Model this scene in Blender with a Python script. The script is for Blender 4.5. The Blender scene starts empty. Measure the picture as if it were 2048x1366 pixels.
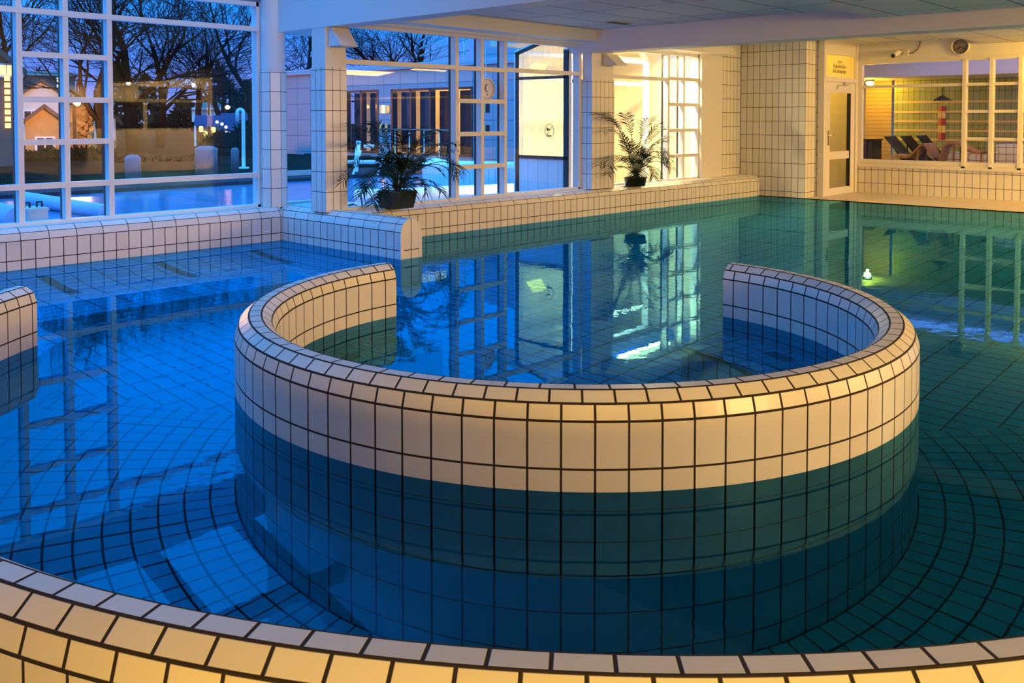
import bpy, math, random
from mathutils import Vector, Matrix
R = math.radians
C = bpy.context.scene.collection
random.seed(7)

# ------------------------------------------------------------------ camera model (used only to place things at a known depth)
F, CY, YAW, PIT, EYE = 1805.5732, 299.0281, 0.75196, 0.034547, 1.40
_d1 = (math.sin(YAW), math.cos(YAW)); _d2 = (-math.cos(YAW), math.sin(YAW))
def ray(px, py):
    x = (px-1024)/F; u = -(py-CY)/F
    y = math.cos(PIT)+u*math.sin(PIT); z = -math.sin(PIT)+u*math.cos(PIT)
    return (x*_d1[0]+y*_d1[1], x*_d2[0]+y*_d2[1], z)
def on(axis, px, py, v):
    r = ray(px, py); o = (0, 0, EYE); t = (v-o[axis])/r[axis]
    return tuple(o[i]+t*r[i] for i in range(3))
def onx(px, py, v): return on(0, px, py, v)
def ony(px, py, v): return on(1, px, py, v)
def onz(px, py, v): return on(2, px, py, v)
def at(px, py, D):
    r = ray(px, py); t = D/math.hypot(r[0], r[1]); return (r[0]*t, r[1]*t, EYE+r[2]*t)

# ------------------------------------------------------------------ materials
def mat(name):
    m = bpy.data.materials.new(name); m.use_nodes = True
    nt = m.node_tree; nt.nodes.clear()
    out = nt.nodes.new('ShaderNodeOutputMaterial')
    return m, nt, out
def nd(nt, typ, **kw):
    n = nt.nodes.new(typ)
    for k, v in kw.items():
        if k.startswith('i_'): n.inputs[k[2:].replace('_', ' ')].default_value = v
        else: setattr(n, k, v)
    return n
def mth(nt, op, a, b=None, c=None):
    n = nt.nodes.new('ShaderNodeMath'); n.operation = op
    for i, v in enumerate((a, b, c)):
        if v is None: continue
        if isinstance(v, (int, float)): n.inputs[i].default_value = v
        else: nt.links.new(v, n.inputs[i])
    return n.outputs[0]
def plain(name, col, rough=.5, metal=0.0, noise=0.0, nscale=8, emit=None, estr=0, spec=.5, bump=0):
    m, nt, out = mat(name)
    b = nd(nt, 'ShaderNodeBsdfPrincipled')
    b.inputs['Base Color'].default_value = (*col, 1); b.inputs['Roughness'].default_value = rough
    b.inputs['Metallic'].default_value = metal; b.inputs['Specular IOR Level'].default_value = spec
    if noise:
        tc = nd(nt, 'ShaderNodeTexCoord'); nz = nd(nt, 'ShaderNodeTexNoise'); nz.inputs['Scale'].default_value = nscale
        nz.inputs['Detail'].default_value = 4
        nt.links.new(tc.outputs['Object'], nz.inputs['Vector'])
        mx = nd(nt, 'ShaderNodeMix', data_type='RGBA')
        mx.inputs[6].default_value = (*[c*(1-noise) for c in col], 1); mx.inputs[7].default_value = (*[min(1, c*(1+noise)) for c in col], 1)
        nt.links.new(nz.outputs['Fac'], mx.inputs[0]); nt.links.new(mx.outputs[2], b.inputs['Base Color'])
        if bump:
            bp = nd(nt, 'ShaderNodeBump'); bp.inputs['Strength'].default_value = bump; bp.inputs['Distance'].default_value = .01
            nt.links.new(nz.outputs['Fac'], bp.inputs['Height']); nt.links.new(bp.outputs[0], b.inputs['Normal'])
    if emit:
        b.inputs['Emission Color'].default_value = (*emit, 1); b.inputs['Emission Strength'].default_value = estr
    nt.links.new(b.outputs[0], out.inputs[0])
    return m
def tiles(name, tw, th, col=(.80, .79, .77), grout=(.022, .014, .010), g=.006, rough=.32, var=.05, soft=.0012):
    """glazed tiles: joints at multiples of tw, th metres in the UV map"""
    m, nt, out = mat(name)
    uv = nd(nt, 'ShaderNodeUVMap'); sp = nd(nt, 'ShaderNodeSeparateXYZ'); nt.links.new(uv.outputs[0], sp.inputs[0])
    u, v = sp.outputs[0], sp.outputs[1]
    du = mth(nt, 'PINGPONG', u, tw/2); dv = mth(nt, 'PINGPONG', v, th/2)
    d = mth(nt, 'MINIMUM', du, dv)
    mr = nd(nt, 'ShaderNodeMapRange'); mr.interpolation_type = 'SMOOTHSTEP'
    mr.inputs['From Min'].default_value = g/2-soft; mr.inputs['From Max'].default_value = g/2+soft
    nt.links.new(d, mr.inputs['Value'])
    fu = mth(nt, 'FLOOR', mth(nt, 'DIVIDE', u, tw)); fv = mth(nt, 'FLOOR', mth(nt, 'DIVIDE', v, th))
    cb = nd(nt, 'ShaderNodeCombineXYZ'); nt.links.new(fu, cb.inputs[0]); nt.links.new(fv, cb.inputs[1])
    wn = nd(nt, 'ShaderNodeTexWhiteNoise', noise_dimensions='2D'); nt.links.new(cb.outputs[0], wn.inputs['Vector'])
    tone = nd(nt, 'ShaderNodeMix', data_type='RGBA')
    tone.inputs[6].default_value = (*[c*(1-var) for c in col], 1); tone.inputs[7].default_value = (*[min(.9, c*(1+var*.6)) for c in col], 1)
    nt.links.new(wn.outputs['Value'], tone.inputs[0])
    mx = nd(nt, 'ShaderNodeMix', data_type='RGBA'); mx.inputs[6].default_value = (*grout, 1)
    nt.links.new(mr.outputs[0], mx.inputs[0]); nt.links.new(tone.outputs[2], mx.inputs[7])
    b = nd(nt, 'ShaderNodeBsdfPrincipled'); nt.links.new(mx.outputs[2], b.inputs['Base Color'])
    ro = nd(nt, 'ShaderNodeMix', data_type='FLOAT'); ro.inputs[2].default_value = .9; ro.inputs[3].default_value = rough
    nt.links.new(mr.outputs[0], ro.inputs[0]); nt.links.new(ro.outputs[0], b.inputs['Roughness'])
    bp = nd(nt, 'ShaderNodeBump'); bp.inputs['Strength'].default_value = .35; bp.inputs['Distance'].default_value = .003
    nt.links.new(mr.outputs[0], bp.inputs['Height']); nt.links.new(bp.outputs[0], b.inputs['Normal'])
    nt.links.new(b.outputs[0], out.inputs[0])
    return m
def glass(name, tint=(1, 1, 1), ior=1.55, haze=0.0, hazecol=(.75, .78, .75)):
    m, nt, out = mat(name)
    fr = nd(nt, 'ShaderNodeFresnel'); fr.inputs[0].default_value = ior
    tr = nd(nt, 'ShaderNodeBsdfTransparent'); tr.inputs[0].default_value = (*tint, 1)
    gl = nd(nt, 'ShaderNodeBsdfGlossy'); gl.inputs['Roughness'].default_value = 0.0
    mx = nd(nt, 'ShaderNodeMixShader')
    # a pane is seen from both sides: keep the same reflectance front and back
    geo = nd(nt, 'ShaderNodeNewGeometry'); dt = nd(nt, 'ShaderNodeVectorMath', operation='DOT_PRODUCT')
    nt.links.new(geo.outputs['Incoming'], dt.inputs[0]); nt.links.new(geo.outputs['Normal'], dt.inputs[1])
    c = mth(nt, 'ABSOLUTE', dt.outputs['Value'])
    f0 = ((ior-1)/(ior+1))**2
    p5 = mth(nt, 'POWER', mth(nt, 'SUBTRACT', 1.0, c), 5.0)
    fac = mth(nt, 'MULTIPLY_ADD', p5, 1-f0, f0)
    nt.links.new(fac, mx.inputs[0]); nt.links.new(tr.outputs[0], mx.inputs[1]); nt.links.new(gl.outputs[0], mx.inputs[2])
    last = mx.outputs[0]
    if haze:
        # condensation: streaky translucent film
        tc = nd(nt, 'ShaderNodeTexCoord'); mp = nd(nt, 'ShaderNodeMapping'); mp.inputs['Scale'].default_value = (9, 9, 1.2)
        nz = nd(nt, 'ShaderNodeTexNoise'); nz.inputs['Scale'].default_value = 2.2; nz.inputs['Detail'].default_value = 3
        nt.links.new(tc.outputs['Object'], mp.inputs[0]); nt.links.new(mp.outputs[0], nz.inputs['Vector'])
        mr = nd(nt, 'ShaderNodeMapRange'); mr.inputs['From Min'].default_value = .3; mr.inputs['From Max'].default_value = .7
        mr.inputs['To Min'].default_value = haze*.7; mr.inputs['To Max'].default_value = min(1, haze*1.15)
        nt.links.new(nz.outputs['Fac'], mr.inputs['Value'])
        ts = nd(nt, 'ShaderNodeBsdfTranslucent'); ts.inputs[0].default_value = (*hazecol, 1)
        df = nd(nt, 'ShaderNodeBsdfDiffuse'); df.inputs[0].default_value = (*hazecol, 1)
        m1 = nd(nt, 'ShaderNodeMixShader'); m1.inputs[0].default_value = .3
        nt.links.new(ts.outputs[0], m1.inputs[1]); nt.links.new(df.outputs[0], m1.inputs[2])
        m2 = nd(nt, 'ShaderNodeMixShader'); nt.links.new(mr.outputs[0], m2.inputs[0])
        nt.links.new(last, m2.inputs[1]); nt.links.new(m1.outputs[0], m2.inputs[2]); last = m2.outputs[0]
    nt.links.new(last, out.inputs[0])
    return m
def water(name, tint, scale=2.6, strength=.06, dist=.02, ior=1.33):
    m, nt, out = mat(name)
    tc = nd(nt, 'ShaderNodeTexCoord'); mp = nd(nt, 'ShaderNodeMapping'); mp.inputs['Scale'].default_value = (1, 1.25, 1)
    nz = nd(nt, 'ShaderNodeTexNoise'); nz.inputs['Scale'].default_value = scale; nz.inputs['Detail'].default_value = 2.5
    n2 = nd(nt, 'ShaderNodeTexNoise'); n2.inputs['Scale'].default_value = .55; n2.inputs['Detail'].default_value = 1
    nt.links.new(tc.outputs['Object'], mp.inputs[0]); nt.links.new(mp.outputs[0], nz.inputs['Vector']); nt.links.new(mp.outputs[0], n2.inputs['Vector'])
    mr = nd(nt, 'ShaderNodeMapRange'); mr.inputs['From Min'].default_value = .48; mr.inputs['From Max'].default_value = .68
    mr.inputs['To Min'].default_value = .18; mr.inputs['To Max'].default_value = 1.4
    nt.links.new(n2.outputs['Fac'], mr.inputs['Value'])
    h = mth(nt, 'MULTIPLY', nz.outputs['Fac'], mr.outputs[0])
    bp = nd(nt, 'ShaderNodeBump'); bp.inputs['Strength'].default_value = strength; bp.inputs['Distance'].default_value = dist
    nt.links.new(h, bp.inputs['Height'])
    fr = nd(nt, 'ShaderNodeFresnel'); fr.inputs[0].default_value = ior; nt.links.new(bp.outputs[0], fr.inputs['Normal'])
    rf = nd(nt, 'ShaderNodeBsdfRefraction'); rf.inputs['IOR'].default_value = ior; rf.inputs['Roughness'].default_value = 0
    rf.inputs['Color'].default_value = (*tint, 1)
    gl = nd(nt, 'ShaderNodeBsdfGlossy'); gl.inputs['Roughness'].default_value = 0.0; gl.inputs['Color'].default_value = (.20, .66, 1, 1)
    nt.links.new(bp.outputs[0], rf.inputs['Normal']); nt.links.new(bp.outputs[0], gl.inputs['Normal'])
    mx = nd(nt, 'ShaderNodeMixShader'); nt.links.new(fr.outputs[0], mx.inputs[0])
    nt.links.new(rf.outputs[0], mx.inputs[1]); nt.links.new(gl.outputs[0], mx.inputs[2])
    nt.links.new(mx.outputs[0], out.inputs[0])
    return m

TW = .1256
M = {}
M['tile'] = tiles('pool tile', TW, .25, g=.0085)
M['cope'] = tiles('coping tile', TW, .0618, g=.0095)
M['cope2'] = tiles('coping tile wide', TW*2, .0742, g=.007)
M['ctile'] = tiles('column tile', .10, .2225)
M['wtile'] = tiles('wall tile', .125, .25, g=.008)
M['wtile2'] = tiles('room tile', .125, .25, col=(.40, .46, .12), g=.007)
M['ftile'] = tiles('floor tile', TW, .25, g=.012)
M['chan'] = tiles('channel tile', .1235, .116, g=.011)
M['ceil'] = tiles('ceiling panel', 1.2, .6, col=(.72, .73, .74), grout=(.12, .12, .12), g=.018, rough=.75, var=.03, soft=.004)
M['deck'] = tiles('deck tile', .25, .25, col=(.62, .55, .42), grout=(.4, .36, .28), g=.005, rough=.3)
M['white'] = plain('white paint', (.80, .80, .80), .55, noise=.02, nscale=3)
M['slate'] = plain('blue grey bounce cut', (.12, .20, .28), .7)  # dark blue chosen for hidden hall surfaces to cut warm bounce light
M['frame'] = plain('white frame', (.78, .77, .78), .4)
M['black'] = plain('black gasket', (.012, .012, .015), .4)
M['pot'] = plain('black plastic pot', (.012, .012, .013), .35)
M['soil'] = plain('soil', (.05, .035, .02), .95, noise=.5, nscale=40)
M['leaf'] = plain('palm leaf', (.008, .026, .007), .6, spec=.12, noise=.4, nscale=6)
M['stem'] = plain('palm stem', (.02, .035, .012), .55)
M['glass'] = glass('window glass', ior=1.6)
M['glass2'] = glass('room glass', ior=1.5)
M['haze'] = glass('misted glass', ior=1.5, haze=.55, hazecol=(.84, .80, .55))
M['water'] = water('pool water', (.05, .70, 1.0), ior=1.30, scale=7, strength=.05)
M['owater'] = plain('outdoor pool cover water', (.11, .21, .38), .15, noise=.35, nscale=1.6, bump=.6)
M['dark'] = plain('dark inlay', (.02, .02, .03), .4)
M['hgrey'] = plain('fitting grey', (.55, .55, .55), .4)
M['steel'] = plain('steel', (.6, .6, .6), .25, metal=1)
M['rattan'] = plain('rattan', (.42, .22, .08), .6, noise=.2, nscale=30)
M['fabric'] = plain('black fabric', (.014, .012, .014), .8)
M['red'] = plain('red tile', (.42, .045, .02), .25)
M['orange'] = plain('orange tile', (.72, .25, .06), .25)
M['yellow'] = plain('yellow tile', (.85, .66, .22), .3)
M['bark'] = plain('bark', (.008, .006, .006), .95, spec=0)
M['ground'] = plain('ground', (.010, .012, .009), .95, noise=.4, nscale=1.5, spec=0)
M['paving'] = plain('paving', (.035, .03, .04), .9, noise=.2, nscale=2, spec=.05)
M['panel'] = tiles('facade panel', .9, .62, col=(.42, .36, .42), grout=(.2, .19, .22), g=.025, rough=.5, soft=.006)
M['bush'] = plain('dark hedge', (.010, .013, .009), .95, noise=.5, nscale=5, spec=0)
M['roof'] = plain('roof tile', (.10, .06, .05), .8, noise=.25, nscale=6)
M['render'] = plain('cream render', (.72, .62, .45), .8, noise=.06, nscale=2)
M['timber'] = plain('timber board', (.42, .26, .09), .7, noise=.15, nscale=4)
M['brick'] = plain('brick', (.16, .09, .07), .85, noise=.2, nscale=9)
M['lit'] = plain('lit window', (.2, .15, .05), .4, emit=(1, .62, .16), estr=3.0)
M['lit2'] = plain('lit ceiling panel', (.8, .8, .8), .4, emit=(1, .66, .24), estr=9)
M['lamp'] = plain('street lamp glow', (1, .8, .4), .4, emit=(1, .42, .06), estr=40)
M['bulb'] = plain('small white bulb', (1, .9, .7), .4, emit=(1, .75, .5), estr=12)
M['exit'] = plain('exit sign green', (.05, .4, .2), .4, emit=(.1, .9, .5), estr=2)
M['tube'] = plain('blue cover tube', (.32, .50, .72), .3)
M['boxblue'] = plain('pale box', (.45, .62, .68), .5)
M['tent'] = plain('awning', (.06, .06, .14), .8, spec=.05)
M['boll'] = plain('dimmed post', (.16, .14, .17), .6)  # white posts, dusk dimness put into the grey
M['sign'] = plain('sign white', (.75, .72, .72), .4)
M['ink'] = plain('dark print', (.02, .012, .01), .6)
M['face'] = plain('clock face', (.24, .21, .23), .4)
M['dkglass'] = plain('dark pane', (.015, .015, .02), .06, spec=.8)

# ------------------------------------------------------------------ mesh builder
class MB:
    def __init__(s): s.v = []; s.f = []; s.uv = []; s.mi = []; s.sm = []
    def face(s, pts, uv=None, mi=0, sm=False):
        b = len(s.v); s.v += [tuple(p) for p in pts]; s.f.append(tuple(range(b, b+len(pts))))
        if uv is None:
            a, bb, c = Vector(pts[0]), Vector(pts[1]), Vector(pts[2]); n = (bb-a).cross(c-a)
            k = max(range(3), key=lambda i: abs(n[i]))
            ax = ((1, 2), (0, 2), (0, 1))[k]; uv = [(p[ax[0]], p[ax[1]]) for p in pts]
        s.uv.append(list(uv)); s.mi.append(mi); s.sm.append(sm)
    def grid(s, P, UV=None, mi=0, sm=False):
        """shared-vertex grid P[i][j]"""
        n, m = len(P), len(P[0]); b = len(s.v)
        for row in P: s.v += [tuple(p) for p in row]
        for i in range(n-1):
            for j in range(m-1):
                idx = ((i, j), (i+1, j), (i+1, j+1), (i, j+1))
                s.f.append(tuple(b+a*m+c for a, c in idx))
                s.uv.append([UV[a][c] if UV else (P[a][c][0], P[a][c][1]) for a, c in idx]); s.mi.append(mi); s.sm.append(sm)
    def box(s, x0, x1, y0, y1, z0, z1, mi=0, T=None):
        c = [(x, y, z) for x in (x0, x1) for y in (y0, y1) for z in (z0, z1)]
        if T is not None: cc = [tuple(T @ Vector(p)) for p in c]
        else: cc = c
        for q in ((0, 1, 3, 2), (4, 6, 7, 5), (0, 4, 5, 1), (2, 3, 7, 6), (0, 2, 6, 4), (1, 5, 7, 3)):
            p = [c[i] for i in q]
            k = [i for i in range(3) if abs(p[0][i]-p[1][i]) < 1e-9 and abs(p[0][i]-p[2][i]) < 1e-9]
            k = k[0] if k else 0; ax = ((1, 2), (0, 2), (0, 1))[k]
            s.face([cc[i] for i in q], [(a[ax[0]], a[ax[1]]) for a in p], mi)
    def tube(s, pts, r, n=8, mi=0, cap=True, sm=True):
        pts = [Vector(p) for p in pts]; k = len(pts)
        rs = r if isinstance(r, (list, tuple)) else [r]*k
        t0 = (pts[1]-pts[0]).normalized(); up = Vector((0, 0, 1)) if abs(t0.z) < .9 else Vector((1, 0, 0))
        rows = []
        for i in range(k):
            t = (pts[min(i+1, k-1)]-pts[max(i-1, 0)]).normalized()
            a = t.cross(up)
            if a.length < 1e-4: a = t.cross(Vector((0, 1, 0)))
            a.normalize(); b = a.cross(t); up = b
            rows.append([pts[i]+(a*math.cos(2*math.pi*j/n)+b*math.sin(2*math.pi*j/n))*rs[i] for j in range(n)])
        b0 = len(s.v)
        for row in rows: s.v += [tuple(p) for p in row]
        for i in range(k-1):
            for j in range(n):
                q = (b0+i*n+j, b0+i*n+(j+1) % n, b0+(i+1)*n+(j+1) % n, b0+(i+1)*n+j)
                s.f.append(q); s.uv.append([(0, 0)]*4); s.mi.append(mi); s.sm.append(sm)
        if cap:
            for i0 in (0, k-1):
                s.f.append(tuple(b0+i0*n+j for j in range(n))); s.uv.append([(0, 0)]*n); s.mi.append(mi); s.sm.append(False)
    def lathe(s, prof, c=(0, 0, 0), n=24, mi=0, T=None, sm=True):
        P = []
        for i in range(n+1):
            a = 2*math.pi*i/n
            row = [Vector((c[0]+r*math.cos(a), c[1]+r*math.sin(a), c[2]+z)) for r, z in prof]
            if T is not None: row = [T @ p for p in row]
            P.append(row)
        s.grid(P, None, mi, sm)
    def prism(s, poly, axis, a0, a1, mi=0):
        """poly: 2-D points in the two other axes, extruded along axis"""
        def p3(p, a):
            l = [p[0], p[1]]; l.insert(axis, a); return tuple(l)
        A = [p3(p, a0) for p in poly]; B = [p3(p, a1) for p in poly]; n = len(poly)
        s.face(A, None, mi); s.face(B[::-1], None, mi)
        for i in range(n):
            j = (i+1) % n; s.face([A[i], A[j], B[j], B[i]], None, mi)
    def build(s, name, mats, parent=None, bevel=0):
        me = bpy.data.meshes.new(name); me.from_pydata(s.v, [], s.f)
        if not isinstance(mats, (list, tuple)): mats = [mats]
        for m in mats: me.materials.append(m)
        ul = me.uv_layers.new(name='UVMap'); k = 0
        for i, p in enumerate(me.polygons):
            p.material_index = s.mi[i]; p.use_smooth = s.sm[i]
            for q in s.uv[i]: ul.data[k].uv = q; k += 1
        me.validate(); me.update()
        o = bpy.data.objects.new(name, me); C.objects.link(o)
        if parent is not None:
            o.parent = parent
            w = Vector((0, 0, 0)); q = parent
            while q is not None: w += q.location; q = q.parent
            o.location = -w
        if bevel:
            md = o.modifiers.new('bevel', 'BEVEL'); md.width = bevel; md.segments = 2; md.limit_method = 'ANGLE'
        return o
def tag(o, label=None, cat=None, group=None, kind=None):
    if label: o['label'] = label
    if cat: o['category'] = cat
    if group: o['group'] = group
    if kind: o['kind'] = kind
    return o
def thing(name, label, cat, loc=(0, 0, 0), group=None):
    o = bpy.data.objects.new(name, None); C.objects.link(o); o.location = loc; o.empty_display_size = .1
    return tag(o, label, cat, group)
def struct(name, loc=(0, 0, 0), label=None):
    o = bpy.data.objects.new(name, None); C.objects.link(o); o.location = loc; o.empty_display_size = .1
    return tag(o, label, None, None, 'structure')
def copy_tree(o, parent=None):
    c = o.copy(); C.objects.link(c)
    if parent is not None: c.parent = parent
    for ch in list(o.children): copy_tree(ch, c)
    return c
def one(mb, name, m, **k):
    kw = {x: k.pop(x) for x in ('bevel',) if x in k}
    return tag(mb.build(name, m, None, **kw), **k)

# ------------------------------------------------------------------ pool: floors
RC = (4.01, 3.30); RO, RI = 1.85, 1.637          # the round wall
OC = (3.966, 3.217); WI, WO = 3.315, 3.522        # the outer channel wall
ZF = -1.3
def polar(c, r, a): return (c[0]+r*math.cos(R(a)), c[1]+r*math.sin(R(a)))
fl = struct('floor')
b = MB(); b.face([(-8, -5, ZF), (15, -5, ZF), (15, 9.05, ZF), (-8, 9.05, ZF)], [(-8, -5.004), (15, -5.004), (15, 9.046), (-8, 9.046)])
b.build('basin_floor', M['ftile'], fl)
b = MB(); n = 120; A0, A1 = 122, 315
P = []; UV = []
for i in range(n+1):
    a = A0+(A1-A0)*i/n
    P.append([(*polar(RC, r, a), ZF+.004) for r in (RO-.02, 3.40)]); UV.append([(r, R(a)*2.53) for r in (RO-.02, 3.40)])
b.grid(P, UV); b.build('channel_floor', M['chan'], fl)
# sunken platform and reclining bench along the left wall
prof = [(9.02, -.10), (8.72, -.125), (8.60, -.17), (8.46, -.27), (8.34, -.36), (8.2, -.425), (8.0, -.47), (7.7, -.49), (7.13, -.50)]
def benchz(y):
    for (ya, za), (yb, zb) in zip(prof, prof[1:]):
        if yb <= y <= ya: return za+(zb-za)*(ya-y)/(ya-yb)
    return -.5
b = MB(); s_ = 0; P = [[], []]; UV = [[], []]
for i, (y, z) in enumerate(prof):
    if i: s_ += math.hypot(y-prof[i-1][0], z-prof[i-1][1])
    for k, x in enumerate((-3, 5.76)): P[k].append((x, y, z)); UV[k].append((s_, x))
b.grid(P, UV)
b.face([(-3, 7.13, -.5), (5.76, 7.13, -.5), (5.76, 7.13, ZF), (-3, 7.13, ZF)], [(0, -3), (0, 5.76), (.8, 5.76), (.8, -3)])
b.box(-3, 5.76, 7.115, 7.15, -.515, -.498, 1)
b.build('bench_platform', [tiles('bench tile', .125, .25, g=.011), M['ftile']], fl)
for x in (2.97, 4.05, 5.11):
    b = MB(); ys = [8.66-.08*i for i in range(10)]
    b.grid([[(x+dx+(8.66-y)*.05, y, benchz(y)+.008) for y in ys] for dx in (0, .10)])
    b.build('bench_slot', M['dark'], fl)

# ------------------------------------------------------------------ pool walls
RB = .105
ZB = .267
ring = thing('round_pool_wall', 'round white tiled pool wall standing in the water, open at the back', 'pool wall', (RC[0], RC[1], ZF))
RA0, RA1 = 87.6, 357.9
SH = -141.42+360
def ring_u(a, r):
    if r >= RO-.06: return (a-SH)/3.945*TW
    return (a-SH)/4.40*TW
def arc_wall(root, c, r0, r1, a0, a1, n, ufun, zb=ZF, off=(0, .37, .63, .63, 0), topmat='cope'):
    mb = MB()
    for r in (r0, r1):
        P = []; UV = []
        for j in range(n+1):
            a = a0+(a1-a0)*j/n; x, y = polar(c, r, a); u = ufun(a, r)
            P.append([(x, y, ZB), (x, y, ZB-.0045), (x, y, zb)]); UV.append([(u, 0), (u, 0), (u, zb-.086)])
        for lo in (0, 1):
            mb.grid([p[lo:lo+2] for p in P], [[(q[0][0], 0), (q[0][0], 0)] if lo == 0 else [(q[0][0], ZB-.0905), q[2]] for q in UV])
    for a in (a0, a1):
        h = (r1-r0)/2
        mb.face([(*polar(c, r0, a), ZB), (*polar(c, r1, a), ZB), (*polar(c, r1, a), zb), (*polar(c, r0, a), zb)],
                [(-h, ZB-.086), (h, ZB-.086), (h, zb-.086), (-h, zb-.086)])
    mb.build('tiled_wall', M['tile'], root)
    mb = MB(); rm, rr = (r0+r1)/2, (r1-r0)/2
    pts = [(rm+rr*math.cos(R(36*i)), ZB+rr*math.sin(R(36*i))) for i in range(6)]
    for i in range(5):
        rref = r1 if i < 2 else r0
        P = []; UV = []
        for j in range(n+1):
            a = a0+(a1-a0)*j/n; u = ufun(a, rref)+off[i]*TW
            P.append([(*polar(c, r, a), z) for r, z in pts[i:i+2]]); UV.append([(u, i*.0618), (u, (i+1)*.0618)])
        mb.grid(P, UV)
    for a in (a0, a1):
        mb.face([(*polar(c, r, a), z) for r, z in pts], [(.05+(r-rm)*.1, .03+(z-ZB)*.1) for r, z in pts])
    mb.build('coping', M['cope'], root)
arc_wall(ring, RC, RI, RO, RA0, RA1, 150, ring_u)
# seat inside the round wall
b = MB(); n = 110; P = []; UV = []; P2 = []; UV2 = []
for j in range(n+1):
    a = RA0+(RA1-RA0)*j/n
    P.append([(*polar(RC, r, a), -.5) for r in (1.13, RI)]); UV.append([(R(a)*1.4, r) for r in (1.13, RI)])
    P2.append([(*polar(RC, 1.13, a), z) for z in (-.5, ZF)]); UV2.append([(R(a)*1.13, z) for z in (-.5, ZF)])
b.grid(P, UV); b.grid(P2, UV2)
for a in (RA0, RA1):
    b.face([(*polar(RC, r, a), z) for r, z in ((1.13, -.5), (RI, -.5), (RI, ZF), (1.13, ZF))])
seat = b.build('seat_ledge', tiles('seat tile', .125, .17, g=.011), ring)
b = MB()
for j in range(60):
    aa = [RA0+(RA1-RA0)*(j+k)/60 for k in (0, 1)]
    b.face([(*polar(RC, r, a), -.495) for r, a in ((1.10, aa[0]), (1.16, aa[0]), (1.16, aa[1]), (1.10, aa[1]))])
b.build('seat_edge', M['dark'], seat)
for (x, y) in ((3.47, 4.70), (5.42, 2.70)):
    b = MB(); t = math.atan2(y-RC[1], x-RC[0])
    T = Matrix.Translation((x, y, -.494)) @ Matrix.Rotation(t, 4, 'Z')
    b.box(-.05, .05, -.10, .10, -.004, .004, 0, T); b.build('grille', M['dark'], seat)

rim = thing('curved_pool_rim', 'curved tiled rim along the bottom edge, golden on the near side', 'pool wall', (OC[0], OC[1], ZF))
def rim_u2(a, r): return R(a)*WO+.02
arc_wall(rim, OC, WI, WO, 125.6, 315, 190, rim_u2, off=(.1, .45, .0, .0, 0))

def straight_wall(root, p0, p1, th, u0, cope_w, ends=(False, False), zb=ZF, trim=False):
    """front face along p0-p1 (front on the right-hand side), thickness th to the left"""
    d = Vector((p1[0]-p0[0], p1[1]-p0[1], 0)); L = d.length; d.normalize(); nrm = Vector((-d.y, d.x, 0))
    o = Vector((*p0, 0)); rr = th/2
    mb = MB()
    for side in (0, 1):
        q = o+nrm*th*side
        A, B_ = q, q+d*L; zj = ZB-.004
        mb.face([(A.x, A.y, ZB), (B_.x, B_.y, ZB), (B_.x, B_.y, zj), (A.x, A.y, zj)], [(u0, 0), (u0+L, 0), (u0+L, 0), (u0, 0)])
        mb.face([(A.x, A.y, zj), (B_.x, B_.y, zj), (B_.x, B_.y, zb), (A.x, A.y, zb)], [(u0, zj-.086), (u0+L, zj-.086), (u0+L, zb-.086), (u0, zb-.086)])
    for k, e in enumerate(ends):
        q = o+d*(L if k else 0); w = q+nrm*th
        mb.face([(q.x, q.y, ZB), (w.x, w.y, ZB), (w.x, w.y, zb), (q.x, q.y, zb)], [(-rr, ZB-.086), (rr, ZB-.086), (rr, zb-.086), (-rr, zb-.086)])
    mb.build('tiled_wall', M['tile'], root)
    mb = MB(); pts = [(rr-rr*math.cos(R(36*i)), ZB+rr*math.sin(R(36*i))) for i in range(6)]
    for i in range(5):
        a0, z0 = pts[i]; a1, z1 = pts[i+1]
        # three short facets per strip keep the rounded outline of the coping
        mb.face([(*(o+nrm*a0).xy, z0), (*(o+nrm*a0+d*L).xy, z0), (*(o+nrm*a1+d*L).xy, z1), (*(o+nrm*a1).xy, z1)],
                [(u0, i*.0742), (u0+L, i*.0742), (u0+L, (i+1)*.0742), (u0, (i+1)*.0742)])
    for k in (0, 1):
        q = o+d*(L*k); pp = [(*(q+nrm*a).xy, z) for a, z in pts]
        mb.face(pp, [((a-rr), .02+(z-ZB)*.3) for a, z in pts])
    mb.build('coping', M['cope2'], root)
    if trim:
        mb = MB(); q = o+d*(L+.004)
        for a in (-.004, th-.036):
            A = q+nrm*a
            mb.box(0, .02, 0, .04, zb, ZB-.002, 0, Matrix.Translation((A.x, A.y, 0)) @ Matrix.Rotation(math.atan2(d.y, d.x), 4, 'Z') @ Matrix.Translation((-.02, 0, 0)))
        mb.build('corner_trim', M['white'], root)
wl = thing('window_pool_wall', 'low white tiled pool wall under the tall left window', 'pool wall', (2, 9.1, ZF))
straight_wall(wl, (-3.0, 9.0), (5.76, 9.0), .24, -8.735+TW*70, 2)
wj = thing('jutting_pool_wall', 'short round-topped tiled wall, blue on its side, jutting into the pool', 'pool wall', (5.9, 8, ZF))
straight_wall(wj, (5.75, 9.12), (5.75, 6.885), .27, -.12, 2, (False, True), trim=True)
# mirror: front must face -X, so thickness goes towards +X
wf = thing('far_pool_wall', 'long cream tiled pool wall below the potted palms', 'pool wall', (10, 8, ZF))
FW0, FW1 = (5.9, 8.095), (14.99, 7.875)
straight_wall(wf, FW0, FW1, .20, .03, 2)

# ledge behind the walls that carries columns, windows and palms
b = MB()
b.prism([(-3, 9.2), (6.02, 9.2), (6.02, 8.25), (14.99, 8.03), (14.99, 8.42), (6.75, 8.55), (6.75, 9.5), (-3, 9.5)], 2, -.3, .372)
one(b, 'trim_1', M['white'], kind='structure')

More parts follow.
